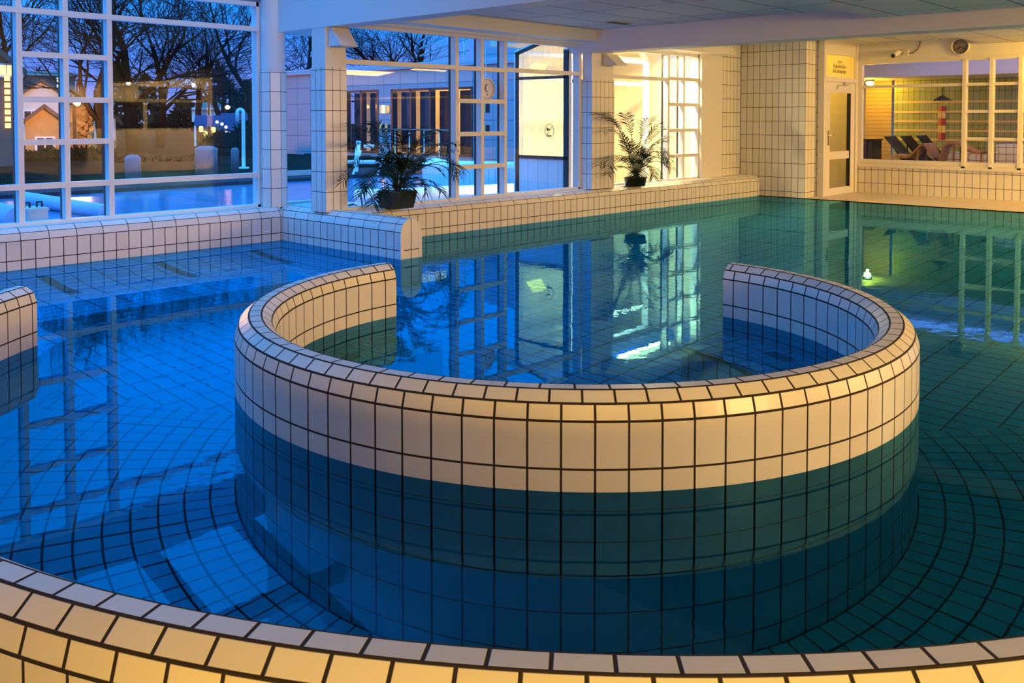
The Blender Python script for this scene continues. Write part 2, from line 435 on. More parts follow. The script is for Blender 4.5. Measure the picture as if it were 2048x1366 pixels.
# submerged corner step by the left stub
b = MB(); b.prism([(2.36, 6.32), (2.34, 6.84), (1.3, 7.1), (1.2, 5.9), (2.0, 5.94)], 2, ZF, -.34)
one(b, 'trim_2', M['tile'], kind='structure')

# ------------------------------------------------------------------ water
b = MB(); b.face([(-3, -5, 0), (14.95, -5, 0), (14.95, 9.1, 0), (-3, 9.1, 0)])
one(b, 'water', M['water'], kind='structure', label='still blue water of the indoor pool mirroring the windows')

# deck behind the rim (under the camera) and deck along the right wall
b = MB(); pts = [polar(OC, WO-.02, a) for a in range(315, 125, -3)]
poly = pts+[(-.5, 6.3), (-5.9, 6.3), (-5.9, -8.5), (6.4, -8.5)]
b.face([(x, y, .05) for x, y in poly]); b.build('near_deck', M['deck'], fl)
b = MB(); b.box(6.4, 22, -8.6, -4.2, -.3, .02); b.box(14.95, 22, -4.3, 9.9, -.3, .008)
b.face([(14.95, -4.2, .008), (14.95, 8, .008), (14.95, 8, ZF), (14.95, -4.2, ZF)])
b.build('far_deck', M['deck'], fl)

# ------------------------------------------------------------------ columns
def column(name, x0, x1, y0, y1, zt, top):
    o = struct(name)
    b = MB()
    us = (0, .10, .15, .27)
    b.face([(x0, y0, .37), (x1, y0, .37), (x1, y0, zt), (x0, y0, zt)], [(.0, 0), (x1-x0, 0), (x1-x0, zt-.37), (0, zt-.37)])
    b.face([(x1, y0, .37), (x1, y1, .37), (x1, y1, zt), (x1, y0, zt)], [(0, 0), (y1-y0, 0), (y1-y0, zt-.37), (0, zt-.37)])
    b.face([(x0, y1, .37), (x0, y0, .37), (x0, y0, zt), (x0, y1, zt)], [(0, 0), (y1-y0, 0), (y1-y0, zt-.37), (0, zt-.37)])
    b.face([(x1, y1, .37), (x0, y1, .37), (x0, y1, zt), (x1, y1, zt)], [(0, 0), (x1-x0, 0), (x1-x0, zt-.37), (0, zt-.37)])
    b.build('tile_cladding', M['ctile'], o)
    b = MB(); b.box(x0+.012, x1-.012, y0+.012, y1-.012, .37, top); b.build('shaft', M['white'], o)
    return o
column('column', 5.77, 6.058, 8.17, 8.44, 1.956, 2.5)
column('column', 10.29, 10.83, 8.05, 8.24, 1.965, 2.7)
o = struct('column'); b = MB()
b.lathe([(.155, .37), (.155, 1.93)], (5.79, 9.22, 0), 8, sm=False)
for i, f in enumerate(b.uv): b.uv[i] = [(.119*i+k, v) for k, v in ((0, .0), (.119, .0), (.119, 1.56), (0, 1.56))]
b.build('tile_cladding', tiles('round column tile', .119, .2225), o)
b = MB(); b.lathe([(.136, .37), (.136, 3.3)], (5.79, 9.22, 0), 24); b.build('shaft', M['white'], o)

# ------------------------------------------------------------------ windows
def window(name, Y, x0, x1, z0, z1, verts, bars, panes=True, glassm='glass', dep=.09, hw=.026):
    """verts: x of each upright; bars: list of (xa, xb, z centre)"""
    o = struct(name)
    b = MB()
    for x in (x0, x1): b.box(x-hw*1.3, x+hw*1.3, Y, Y+dep+.02, z0, z1)
    b.box(x0, x1, Y, Y+dep+.02, z0-.005, z0+.03); b.box(x0, x1, Y, Y+dep, z1-.05, z1)
    b.build('window_frame', M['frame'], o)
    for x in verts:
        b = MB(); b.box(x-hw, x+hw, Y-.004, Y+dep, z0, z1); b.build('mullion', M['frame'], o)
    b = MB()
    for x in [x0+hw*1.3]+list(verts): b.box(x-hw-.004, x+hw+.004, Y+dep+.001, Y+dep+.035, z0, z1)
    b.build('gasket', M['black'], o)
    for xa, xb, z in bars:
        b = MB(); b.box(xa, xb, Y-.008, Y+dep*.8, z-.027, z+.027); b.build('glazing_bar', M['frame'], o)
    b = MB(); yy = Y+dep*.9
    b.face([(x0, yy, z0), (x1, yy, z0), (x1, yy, z1), (x0, yy, z1)]); b.build('pane', M[glassm], o)
    return o
YL = 9.3
def kx(x): return x*YL/9.4
def kz(z): return 1.4+(z-1.4)*YL/9.4
mv = [kx(3.12), kx(3.548), kx(3.983)]
zb = [kz(z) for z in (.735, 1.165, 1.585, 2.02, 2.44)]
bars = []
for z in zb: bars += [(mv[0], mv[1], z), (mv[1], mv[2], z)]
for z in (zb[0], zb[4]): bars += [(kx(.3), mv[0], z), (mv[2], 5.66, z)]
window('window_1', YL, kx(.3), 5.66, .37, 2.74, mv, bars)
b2 = []
xs = [-1.3, -1.72, -2.15]
for z in zb: b2 += [(xs[2], xs[1], z), (xs[1], xs[0], z)]
for z in (zb[0], zb[4]): b2 += [(-5.9, xs[2], z), (xs[0], kx(.3), z)]
window('window_2', YL, -5.9, kx(.3), .37, 2.74, xs, b2)
window('window_3', YL, 5.93, 6.62, .37, 2.74, [], [(5.95, 6.55, zb[0]), (5.95, 6.55, zb[4])])
b = MB(); b.prism([(5.95, 8.42), (6.05, 8.42), (6.70, 9.40), (6.58, 9.42)], 2, .37, 3.3); one(b, 'wall_return', M['white'], kind='structure')
YF = 8.25
fz = [.78, 1.2, 1.62, 2.035]
fv = [7.812, 8.262, 8.695]
bars = [(6.06, fv[0], 2.035), (fv[2], 10.25, 2.045)]
for z in fz: bars += [(fv[0], fv[1], z), (fv[1], fv[2], z)]
window('window_4', YF, 6.075, 10.27, .37, 2.47, fv, bars)
gv = [12.58, 13.04]
bars = [(10.84, gv[0], 2.035)]
for z in (.775, 1.2, 1.63, 2.055): bars += [(gv[0], gv[1], z), (gv[1], 13.5, z)]
window('window_5', YF, 10.86, 13.52, .37, 2.49, gv, bars)
b = MB(); b.box(13.52, 14.2, 8.2, 8.4, .37, 2.5); one(b, 'wall_pier', M['white'], kind='structure')

# ------------------------------------------------------------------ upper structure
b = MB(); b.box(5.775, 6.03, -8.6, 9.42, 2.39, 5.1); one(b, 'wall_bulkhead', M['white'], kind='structure')
b = MB(); b.box(6.0, 10.45, 7.9, 8.16, 2.49, 2.66); b.box(6.0, 10.45, 8.16, 8.42, 2.46, 2.9); one(b, 'trim_3', M['white'], kind='structure', bevel=.02)
b = MB(); b.box(10.2, 10.55, -8.6, 8.42, 2.345, 2.9); one(b, 'trim_4', M['white'], kind='structure')
b = MB(); b.box(10.5, 14.2, 8.16, 8.42, 2.49, 2.9); b.box(10.5, 14.2, 7.97, 8.16, 2.5, 2.62); one(b, 'trim_5', M['white'], kind='structure')
b = MB(); b.box(6.0, 10.2, -8.6, 8.0, 2.65, 2.72); b.build('low_panels', M['ceil'], tag(bpy.data.objects.new('ceiling', None), kind='structure'))
ceil = bpy.data.objects['ceiling']; C.objects.link(ceil)
b = MB(); b.box(10.55, 17.0, -8.6, 8.6, 2.80, 2.86); b.build('right_panels', M['ceil'], ceil)
b = MB(); b.box(6.03, 9.95, -8.6, 3.87, 2.50, 2.66); b.build('dropped_panels', M['ceil'], ceil)
b = MB(); b.box(10.55, 16.9, -8.6, 4.67, 2.68, 2.81); b.build('dropped_panels', M['ceil'], ceil)
b = MB(); b.box(-6, 5.8, -8.6, 2.2, 4.9, 5.0); b.build('hall_ceiling', M['slate'], ceil)
b = MB(); b.box(-6, 5.8, 9.3, 9.42, 2.74, 3.25); one(b, 'wall_fascia', M['slate'], kind='structure')
# sloping glass roof of the tall hall
YS = 6.1
sk = struct('window_8'); zr = lambda y: 3.25+(9.36-y)*(4.92-3.25)/(9.36-2.2)
b = MB(); b.face([(-6, 9.36, zr(9.36)), (5.8, 9.36, zr(9.36)), (5.8, YS, zr(YS)), (-6, YS, zr(YS))]); b.build('pane', M['glass2'], sk)
b = MB(); b.prism([(YS, zr(YS)), (2.1, zr(2.1)), (2.1, zr(2.1)+.1), (YS, zr(YS)+.1)], 0, -6, 5.8); b.build('sloping_ceiling', M['slate'], ceil)  # solid roof part added to hold back blue skylight over rim and ring
for i in range(11):
    x = 5.3-1.1*i; b = MB(); b.prism([(9.36, zr(9.36)-.2), (2.2, zr(2.2)-.2), (2.2, zr(2.2)-.01), (9.36, zr(9.36)-.01)], 0, x-.07, x+.07); b.build('rafter', M['slate'], sk)
b = MB(); b.prism([(8.0, zr(8.0)-.14), (7.85, zr(7.85)-.14), (7.85, zr(7.85)-.01), (8.0, zr(8.0)-.01)], 0, -6, 5.75); b.build('purlin', M['slate'], sk)
b = MB(); b.box(-6.2, -5.95, -8.6, 9.5, -.2, 5.0); one(b, 'wall_left', M['slate'], kind='structure')

# tiled block with the door
b = MB()
def face_uv(pts, u0, v0, ax):
    b.face(pts, [(p[ax]-u0, p[2]-v0) for p in pts])
face_uv([(15, 7.024, 0-.6), (15, 8.9, -.6), (15, 8.9, 2.85), (15, 7.024, 2.85)], 7.024, .10, 1)
face_uv([(15, 7.024, -.6), (15.42, 7.024, -.6), (15.42, 7.024, 2.85), (15, 7.024, 2.85)], 15.0, .10, 0)
b.face([(15.42, 7.024, -.1), (15.42, 6.9, -.1), (15.42, 6.9, 2.85), (15.42, 7.024, 2.85)])
one(b, 'wall_block', M['wtile'], kind='structure')
b = MB(); b.box(14.19, 15.0, 8.28, 8.5, -.3, 2.9); one(b, 'wall_end', M['wtile'], kind='structure')
b = MB(); b.box(15.02, 15.5, 7.05, 8.8, 0, 2.85); b.box(16.86, 17.0, 6.95, 8.8, 0, 2.85); b.box(15.5, 16.9, 8.7, 8.8, 0, 2.85); one(b, 'wall_passage', M['white'], kind='structure')

# right wall with sill and long window
XR = 16.9
b = MB(); b.box(XR, XR+.12, -8.6, 6.9, -.1, .49)
for i in range(len(b.uv)): b.uv[i] = [(u+.02, v-.19) for u, v in b.uv[i]]
one(b, 'wall_right', M['wtile'], kind='structure')
b = MB(); b.box(XR, XR+.14, -8.6, 7.1, 2.47, 2.86); one(b, 'wall_upper', M['white'], kind='structure')
b = MB(); b.box(XR-.03, XR+.16, -8.6, 6.88, .49, .56); one(b, 'trim_6', M['frame'], kind='structure')
o = struct('window_6')
yv = [onx(x, 331, XR)[1] for x in (1926.5, 1980.5, 2038.5)]
yv += [yv[2]-.62*k for k in range(1, 3)]
b = MB(); b.box(XR-.01, XR+.09, -8, 6.80, .562, .635); b.box(XR-.01, XR+.09, -8, 6.80, 2.405, 2.468); b.box(XR-.012, XR+.092, 6.80, 6.88, .562, 2.468)
b.build('window_frame', M['frame'], o)
b = MB(); b.box(XR-.005, XR+.06, -8, 6.8, 1.965, 2.015); b.build('glazing_bar', M['frame'], o)
for y in yv:
    b = MB(); b.box(XR-.03, XR+.10, y-.03, y+.03, .53, 2.44); b.build('mullion', M['frame'], o)
for z in (1.045, 1.52):
    b = MB(); b.box(XR-.005, XR+.06, yv[-1], yv[0], z-.025, z+.025); b.build('glazing_bar', M['frame'], o)
b = MB(); b.face([(XR+.06, -8, .6), (XR+.06, 6.82, .6), (XR+.06, 6.82, 2.42), (XR+.06, -8, 2.42)]); b.build('pane', M['glass2'], o)

# door in the block
DY = 6.87
d = struct('door_1')
b = MB()
for x in (15.45, 16.84): b.box(x-.05, x+.05, DY, DY+.1, 0, 2.8)
b.box(15.5, 16.79, DY, DY+.1, 2.06, 2.14); b.box(15.5, 16.79, DY, DY+.1, 2.545, 2.6); b.box(15.5, 16.79, DY+.02, DY+.08, 2.6, 2.8)
b.build('door_frame', M['frame'], d)
b = MB(); x0, x1 = 15.52, 16.76
b.box(x0, x0+.16, DY+.01, DY+.06, .01, 2.05); b.box(x1-.2, x1, DY+.01, DY+.06, .01, 2.05)
b.box(x0+.16, x1-.2, DY+.01, DY+.06, 1.86, 2.05); b.box(x0+.16, x1-.2, DY+.01, DY+.06, .01, .14); b.box(x0+.16, x1-.2, DY+.01, DY+.06, .66, .80)
leaf = b.build('door_leaf', M['frame'], d)
b = MB(); b.face([(x0, DY+.045, .1), (x1, DY+.045, .1), (x1, DY+.045, 1.9), (x0, DY+.045, 1.9)]); b.build('pane', M['glass2'], leaf)
b = MB(); b.box(x1-.235, x1-.2, DY+.0, DY+.06, .14, 1.86); b.build('gasket', M['black'], leaf)
b = MB(); b.box(x0+.05, x0+.09, DY-.01, DY+.01, .92, 1.18); b.tube([(x0+.07, DY-.0, 1.1), (x0+.07, DY-.05, 1.1), (x0+.19, DY-.05, 1.1)], .011, 8); b.build('door_handle', M['steel'], leaf)
b = MB(); b.box(16.2, 16.42, DY-.05, DY+.0, 2.0, 2.06); b.tube([(16.3, DY-.03, 1.995), (15.95, DY-.02, 1.99), (15.92, DY-.02, 1.93)], .011, 6); b.build('door_closer', M['hgrey'], d)
sg = b = MB(); b.face([(15.5, DY+.05, 2.14), (16.8, DY+.05, 2.14), (16.8, DY+.05, 2.545), (15.5, DY+.05, 2.545)])
tr = b.build('transom_pane', M['haze'], d); tr['label'] = 'door sign pane with three dark lines of writing'
def text(s, name, size, loc, rot, m, parent=None, align='CENTER', ext=.001):
    cu = bpy.data.curves.new(name, 'FONT'); cu.body = s; cu.size = size; cu.align_x = align; cu.align_y = 'CENTER'; cu.extrude = ext
    tmp = bpy.data.objects.new('tmp', cu); C.objects.link(tmp); bpy.context.view_layer.update()
    me = bpy.data.meshes.new_from_object(tmp.evaluated_get(bpy.context.evaluated_depsgraph_get()))
    bpy.data.objects.remove(tmp); bpy.data.curves.remove(cu); me.materials.clear(); me.materials.append(m)
    o = bpy.data.objects.new(name, me); C.objects.link(o); o.rotation_euler = rot
    w = Vector((0, 0, 0)); q = parent
    while q is not None: w += q.location; q = q.parent
    o.location = Vector(loc)-w
    if parent is not None: o.parent = parent
    return o
for s, z in (('zum', 2.43), ('Außenbecken', 2.345), ('& Kaltbecken', 2.255)):
    text(s, 'lettering', .105, (16.13, DY+.035, z), (R(90), 0, 0), M['ink'], tr)

# ------------------------------------------------------------------ wedge fixtures on the columns
def wedge(x0, x1, y, z0, z1, dp, label):
    o = thing('wedge_fixture', label, 'fixture', ((x0+x1)/2, y, z0), 'wedge fixtures on the columns')
    b = MB(); b.prism([(y, z0), (y-dp, z0), (y-.05, z1), (y, z1)], 0, x0, x1); b.build('housing', M['white'], o)
    b = MB(); b.box(x0+.01, x1-.01, y-dp+.01, y-.01, z0-.008, z0-.001); b.build('base_plate', M['hgrey'], o)
wedge(5.82, 6.05, 8.17, 2.18, 2.385, .22, 'white wedge-shaped fixture atop the tiled column beside the first palm')
wedge(10.55, 10.81, 8.045, 2.17, 2.34, .25, 'ochre-lit wedge fixture atop the second tiled column under the beam')
# ceiling fittings
o = thing('ceiling_vent', 'small flat vent in the blue ceiling in front of the beam', 'vent', (9.55, 7.0, 2.645))
b = MB(); b.box(9.35, 9.75, 6.95, 7.1, 2.636, 2.65); b.build('vent_frame', M['hgrey'], o)
b = MB()
for k in range(4): b.box(9.37, 9.73, 6.965+.034*k, 6.98+.034*k, 2.63, 2.637)
b.build('slat', M['dark'], o)
def downlight(x, y, z, lab):
    o = thing('ceiling_light', lab, 'ceiling light', (x, y, z), 'recessed ceiling lights')
    b = MB(); b.lathe([(.07, 0), (.10, -.004), (.10, -.012), (.07, -.012), (.07, 0)], (x, y, z), 20); b.build('ring', M['hgrey'], o)
    b = MB(); b.lathe([(0, -.003), (.07, -.003)], (x, y, z), 20); b.build('lens', M['sign'], o)
downlight(*onz(1780, 75.5, 2.8)[:2], 2.8, 'flat round light in the yellow ceiling above the door')

# ------------------------------------------------------------------ wall clock, camera
def clock(c, r, T, label, numerals=True):
    o = thing('wall_clock', label, 'clock', c)
    TT = Matrix.Translation(c) @ T
    b = MB(); b.lathe([(0, -.01), (r, -.01), (r, .035), (r*.93, .05), (r*.87, .03), (r*.86, .022)], (0, 0, 0), 40, T=TT); b.build('rim', M['frame'], o)
    b = MB(); b.lathe([(0, .02), (r*.87, .02)], (0, 0, 0), 40, T=TT); b.build('face', M['face'], o)
    if numerals:
        for h in range(1, 13):
            a = R(90-30*h); p = TT @ Vector((r*.68*math.cos(a), r*.68*math.sin(a), .023))
            t = text(str(h), 'numeral', r*.32, p, TT.to_euler(), M['ink'], o)
    for nm, ang, L, w in (('hour_hand', 90-30*7.35, .5, .09), ('minute_hand', 90-6*20, .72, .06)):
        b = MB(); T2 = TT @ Matrix.Rotation(R(ang), 4, 'Z'); b.box(-.02*r, r*L, -w*r/2, w*r/2, .024, .03, 0, T2); b.build(nm, M['ink'], o)
    b = MB(); b.lathe([(0, .034), (r*.06, .034), (r*.06, .02)], (0, 0, 0), 12, T=TT); b.build('hub', M['ink'], o)
TX = Matrix(((0, 0, -1, 0), (-1, 0, 0, 0), (0, 1, 0, 0), (0, 0, 0, 1)))    # local z -> -X, local x -> -Y, local y -> Z
cp = onx(1921, 93, XR-.02); clock((XR-.012, cp[1], cp[2]), .150, TX, 'round grey clock high on the yellow wall above the long window')
o = thing('security_camera', 'small wall camera with a dark lens on the yellow wall beside the clock', 'camera', (XR, 6.04, 2.6))
b = MB(); b.box(XR-.06, XR, 5.95, 6.03, 2.53, 2.64); b.build('wall_bracket', M['frame'], o)
b = MB(); b.tube([(XR-.05, 6.0, 2.62), (XR-.12, 6.08, 2.63)], .018, 8); b.build('arm', M['frame'], o)
b = MB(); b.tube([(XR-.06, 6.1, 2.63), (XR-.14, 6.12, 2.58), (XR-.26, 6.14, 2.53)], [.045, .05, .045], 14)
hd = b.build('housing', M['frame'], o)
b = MB(); b.tube([(XR-.262, 6.1402, 2.529), (XR-.275, 6.142, 2.523)], .038, 14); b.build('lens', M['black'], hd)
b = MB(); b.tube([(XR-.03, 5.95, 2.57), (XR-.02, 5.88, 2.58), (XR-.015, 5.80, 2.64), (XR-.012, 5.765, 2.72), (XR-.012, 5.76, 2.785)], .009, 6); b.build('cable', M['brick'], o)

# round clock seen at the far window
T = Matrix.Rotation(R(90), 4, 'X')
o = thing('round_sign', 'round pale disc with a dark curved mark hanging in the far window grid', 'sign', (8.52, 8.42, 1.79))
TT = Matrix.Translation((8.50, 8.42, 1.79)) @ T
b = MB(); b.lathe([(0, -.015), (.145, -.015), (.145, .03), (.125, .038), (.118, .02)], (0, 0, 0), 40, T=TT); b.build('rim', M['hgrey'], o)
b = MB(); b.lathe([(0, .018), (.12, .018)], (0, 0, 0), 40, T=TT); b.build('face', M['sign'], o)
b = MB(); b.tube([TT @ Vector((.02+.055*math.cos(R(a)), .01+.055*math.sin(R(a)), .022)) for a in range(110, 255, 12)], .006, 6); b.build('mark', M['ink'], o)
b = MB(); b.box(-.008, .012, -.085, -.07, .018, .022, 0, TT); b.build('mark', M['ink'], o)
b = MB(); b.tube([(8.5, 8.42, 1.93), (8.5, 8.42, 2.35)], .006, 6); b.build('hanger', M['steel'], o)

# ------------------------------------------------------------------ potted palms
def frond(root, base, az, L, lift, droop, w=.10, n=27, seed=0):
    rnd = random.Random(seed); P = []
    dx, dy = math.cos(az), math.sin(az)
    x = y = 0.; z = 0.; el = lift
    for i in range(n+1):
        P.append(Vector((base[0]+dx*x, base[1]+dy*x, base[2]+z)))
        st = L/n; x += st*math.cos(el); z += st*math.sin(el); el -= droop/n*(.4+1.4*i/n)
    b = MB(); b.tube(P, [.006*(1-.8*i/n)+.001 for i in range(n+1)], 5, 1)
    side = Vector((-dy, dx, 0))
    for i in range(int(n*.28), n+1):
        f = i/n; t = (P[min(i+1, n)]-P[max(i-1, 0)]).normalized()
        up = side.cross(t)
        ln = w*2.0*math.sin(math.pi*(.12+.88*(1-abs(f-.55)/.75)))*(1 if f < .95 else .7)
        for sgn in (-1, 1):
            for sub in (0,):
                o_ = P[i]+t*(L/n*sub)
                dirv = (t*(.75+rnd.random()*.25)+side*sgn*(.75+.2*rnd.random())-up*(-.12+.35*rnd.random())).normalized()
                tip = o_+dirv*ln*(.85+.3*rnd.random())+Vector((0, 0, -ln*.18)); mid = o_+dirv*ln*.5
                wd = t*.0098
                b.face([o_-wd*.6, mid-wd, tip, mid+wd, o_+wd*.6])
    b.build('frond', [M['leaf'], M['stem']], root)
def palm(loc, pr, ph, fr, label, seed, square=False):
    o = thing('potted_palm', label, 'potted plant', loc, 'potted palms on the window ledge')
    b = MB(); x, y, z = loc
    if square:
        b.prism([(-.001, 0), (.001, 0), (.001, .001)], 2, 0, .0001) if False else None
        q0 = pr*.80; q1 = pr
        P = [[(x+s*c, y+s*d_, z+h) for c, d_ in ((-1, -1), (1, -1), (1, 1), (-1, 1), (-1, -1))] for s, h in ((q0, 0), (q1, ph), (q1*.9, ph), (q1*.88, ph*.85))]
        b.grid(P); b.face(P[0][:4])
    else:
        b.lathe([(0, 0), (pr*.9, 0), (pr, ph*.85), (pr*1.05, ph*.86), (pr*1.05, ph), (pr*.95, ph), (pr*.93, ph*.8)], loc, 32)
    pot = b.build('pot', M['pot'], o, bevel=.01 if square else 0)
    b = MB(); b.lathe([(0, ph*.86), (pr*.9, ph*.86)], loc, 20); b.build('soil', M['soil'], pot)
    base = (x, y, z+ph*.86)
    b = MB(); rnd = random.Random(seed)
    for k in range(6):
        a = rnd.random()*6.28; r_ = .05*rnd.random()
        b.tube([(base[0]+r_*math.cos(a), base[1]+r_*math.sin(a), base[2]-.02), (base[0]+r_*1.6*math.cos(a), base[1]+r_*1.6*math.sin(a), base[2]+.16+.1*rnd.random())], [.014, .007], 6)
    b.build('stem', M['stem'], o)
    for i, (az, L, lift, droop) in enumerate(fr):
        frond(o, (base[0]+.02*math.cos(R(az)), base[1]+.02*math.sin(R(az)), base[2]+.05), R(az), L, R(lift), R(droop), seed=seed*50+i, w=.115)
# azimuths stay on the pool side of the glass: 180 points along the ledge to the left, 0 along it to the right
palm((6.66, 8.03, .372), .165, .20,
     [(186, 1.02, 74, 62), (190, .98, 66, 78), (200, .92, 68, 70), (178, .90, 56, 118), (205, .95, 52, 125), (222, .80, 60, 110), (184, .62, 30, 90),
      (-4, .95, 52, 62), (-8, 1.12, 66, 150), (-16, 1.0, 60, 128), (-30, .8, 58, 120), (-2, .70, 26, 80), (0, .84, 72, 80),
      (240, .84, 80, 60), (270, .70, 78, 60), (300, .78, 82, 55), (320, .6, 66, 110), (250, .5, 55, 150), (290, .5, 52, 150), (210, .5, 24, 70),
      (195, .86, 82, 50), (-20, .82, 80, 60), (-40, .55, 20, 70), (200, .55, 10, 60), (215, 1.0, 68, 80), (192, .95, 60, 95), (-12, 1.0, 60, 70), (230, .9, 74, 70), (-25, .9, 50, 90), (196, .8, 46, 100), (260, .8, 66, 90)],
     'large potted palm in a square black pot, left of the two palms', 3, True)
palm((11.33, 8.02, .372), .168, .13,
     [(187, 1.55, 66, 66), (191, 1.62, 61, 60), (185, 1.42, 74, 80), (194, 1.5, 57, 70), (188, 1.2, 40, 74), (194, 1.15, 44, 84), (190, .95, 28, 60), (215, .9, 40, 90),
      (-6, 1.05, 66, 128), (-12, .95, 55, 125), (-3, .9, 62, 118), (240, 1.0, 82, 50), (280, .86, 84, 45), (310, .82, 80, 50), (-15, .85, 78, 45),
      (-30, .82, 72, 60), (225, .6, 58, 140), (255, .55, 56, 145), (214, .62, 45, 130), (-45, .5, 50, 140), (200, 1.1, 80, 50), (330, .7, 74, 60), (205, .8, 66, 110), (220, .7, 70, 120), (270, .7, 74, 100), (-20, .7, 60, 110), (300, .6, 60, 120), (240, .75, 72, 90)],
     'taller potted palm in a low round black pot, right of the second column', 5)
# dry frond lying on the ledge
b = MB(); p0 = Vector(onz(716, 412, .376))
for k in range(9):
    a = R(118+9*k); q = p0+Vector((math.cos(a), math.sin(a), 0))*.13+Vector((0, 0, .004+.002*(k % 4)))
    b.tube([p0+Vector((0, 0, .004)), (p0+q)/2+Vector((0, 0, .02)), q], [.004, .004, .001], 4)
one(b, 'dry_frond', M['leaf'], label='loose dark palm leaf lying on the ledge beside the square pot', cat='leaf')

# ------------------------------------------------------------------ room behind the right wall
XB = 21.3
b = MB(); b.box(17.0, 22.5, 2.0, 10.2, -.02, .01); one(b, 'floor_lounge', M['deck'], kind='structure')
b = MB(); b.box(XB, XB+.1, 1.5, 7.82, 0, 2.62); one(b, 'wall_lounge', M['wtile2'], kind='structure')
b = MB(); b.box(XB+.7, XB+.8, 7.6, 10.2, 0, 2.62); b.box(17, XB+.8, 9.5, 9.6, 0, 2.62); b.box(17, XB+.2, 1.4, 1.5, 0, 2.62); one(b, 'wall_alcove', M['white'], kind='structure')
b = MB(); b.box(17.04, 22.5, 1.4, 9.6, 2.62, 2.7); one(b, 'ceiling_lounge', plain('pale ceiling', (.74, .72, .80), .8), kind='structure')  # faint lavender in the colour stands in for blue light on it
b = MB(); b.box(19.6, 22.5, 1.4, 9.6, 2.28, 2.62); one(b, 'trim_7', M['white'], kind='structure')
b = MB(); b.box(XB+.05, XB+.7, 7.9, 8.5, .02, 2.28); one(b, 'wall_slatted', tiles('slatted wood', 9, .09, col=(.55, .42, .2), grout=(.3, .2, .08), g=.012, rough=.6), kind='structure')
# yellow bands and the lighthouse pattern on the tiles
bands = MB()
for z in (onx(1800, 204.5, XB)[2], onx(1800, 224, XB)[2], onx(1800, 242.5, XB)[2], onx(1800, 260.5, XB)[2], onx(1800, 278.5, XB)[2]):
    bands.box(XB-.012, XB, 1.5, 7.82, z-.022, z+.022)
one(bands, 'wall_bands', M['yellow'], kind='structure')
yc = onx(1884, 240, XB)[1]
lt = thing('lighthouse_pattern', 'red and yellow chequered tile lighthouse on the green wall behind the glass', 'wall decoration', (XB-.02, yc, 1))
ys = (onx(1876, 240, XB)[1], onx(1884, 240, XB)[1], onx(1891.7, 240, XB)[1])
pyb = (211.8, 222.8, 237, 251, 266, 280)
for i in range(5):
    z1, z0 = onx(1884, pyb[i], XB)[2], onx(1884, pyb[i+1], XB)[2]
    for k in (0, 1):
        b = MB(); b.box(XB-.03, XB-.001, ys[k+1]+.004, ys[k]-.004, z0+.004, z1-.004)
        b.build('tile_block', M['yellow'] if i % 2 else (M['orange'] if k == 0 else M['red']), lt)
z0, z1 = onx(1884, 201, XB)[2], onx(1884, 193, XB)[2]
b = MB(); b.prism([(ys[0]+.12, z0), (ys[2]-.12, z0), (yc, z1+.03)], 0, XB-.035, XB-.002); b.build('roof', M['black'], lt)
b = MB(); b.tube([(XB-.02, yc, z1), (XB-.02, yc, z1+.2)], .008, 6); b.build('spire', M['black'], lt)
# towel rails
for x, lab in ((1762, 'slim dark towel rail on the bright alcove wall, the left one'), (1774.5, 'slim dark towel rail beside the slatted panel, the right one')):
    yy = onx(x, 230, XB+.6)[1]; o = thing('towel_rail', lab, 'towel rail', (XB+.6, yy, .3), 'towel rails in the alcove')
    for k in (-.04, .04):
        b = MB(); b.tube([(XB+.62, yy+k, .45), (XB+.62, yy+k, 2.25)], .012, 6); b.build('upright', M['steel'], o)
    for z in (.62, 1.12, 1.6, 2.05):
        b = MB(); b.box(XB+.56, XB+.70, yy-.075, yy+.075, z-.018, z+.018); b.build('rung', M['timber'], o)
# dark cabinet
c0 = onx(1727, 300, 19.2); c1 = onx(1745, 300, 19.2)
o = thing('cabinet', 'dark low cabinet behind the glass beside the door', 'cabinet', (19.4, (c0[1]+c1[1])/2, 0))
b = MB(); b.box(19.2, 19.7, c1[1], c0[1], .02, .93); b.build('body', M['fabric'], o)
b = MB(); b.box(19.17, 19.72, c1[1]-.02, c0[1]+.02, .93, .96); b.build('top', M['black'], o)
for k in range(2):
    b = MB(); w = (c0[1]-c1[1])/2; b.box(19.185, 19.2, c1[1]+w*k+.01, c1[1]+w*(k+1)-.01, .06, .9); b.build('door', M['dark'], o)
# black reclining loungers
def lounger(x, yt, zt, label):
    o = thing('recliner', label, 'lounger', (x, yt-.5, 0), 'black recliners behind the glass')
    z0 = .42
    b = MB(); b.prism([(yt, zt), (yt+.02, zt-.015), (yt-.46, z0-.02), (yt-.50, z0+.01)], 0, x, x+.56); b.build('backrest', M['fabric'], o)
    b = MB(); b.box(x, x+.56, yt-1.5, yt-.48, z0-.02, z0+.01); b.build('seat', M['fabric'], o)
    b = MB()
    for k in (0, .56):
        b.tube([(x+k, yt+.02, zt), (x+k, yt-.50, z0), (x+k, yt-1.55, z0-.02)], .016, 6)
    b.build('frame', M['fabric'], o)
    for k in (0, .56):
        b = MB(); b.tube([(x+k, yt-.12, zt-.16), (x+k, yt-.14, z0-.1), (x+k, yt-.05, .03)], .013, 6); b.build('leg', M['fabric'], o)
        b = MB(); b.tube([(x+k, yt+.05, .03), (x+k, yt-.35, z0+.12), (x+k, yt-.85, z0+.14), (x+k, yt-.95, z0)], .013, 6); b.build('armrest', M['fabric'], o)
        b = MB(); b.tube([(x+k, yt-1.4, z0-.02), (x+k, yt-1.5, .03)], .014, 6); b.build('leg', M['fabric'], o)
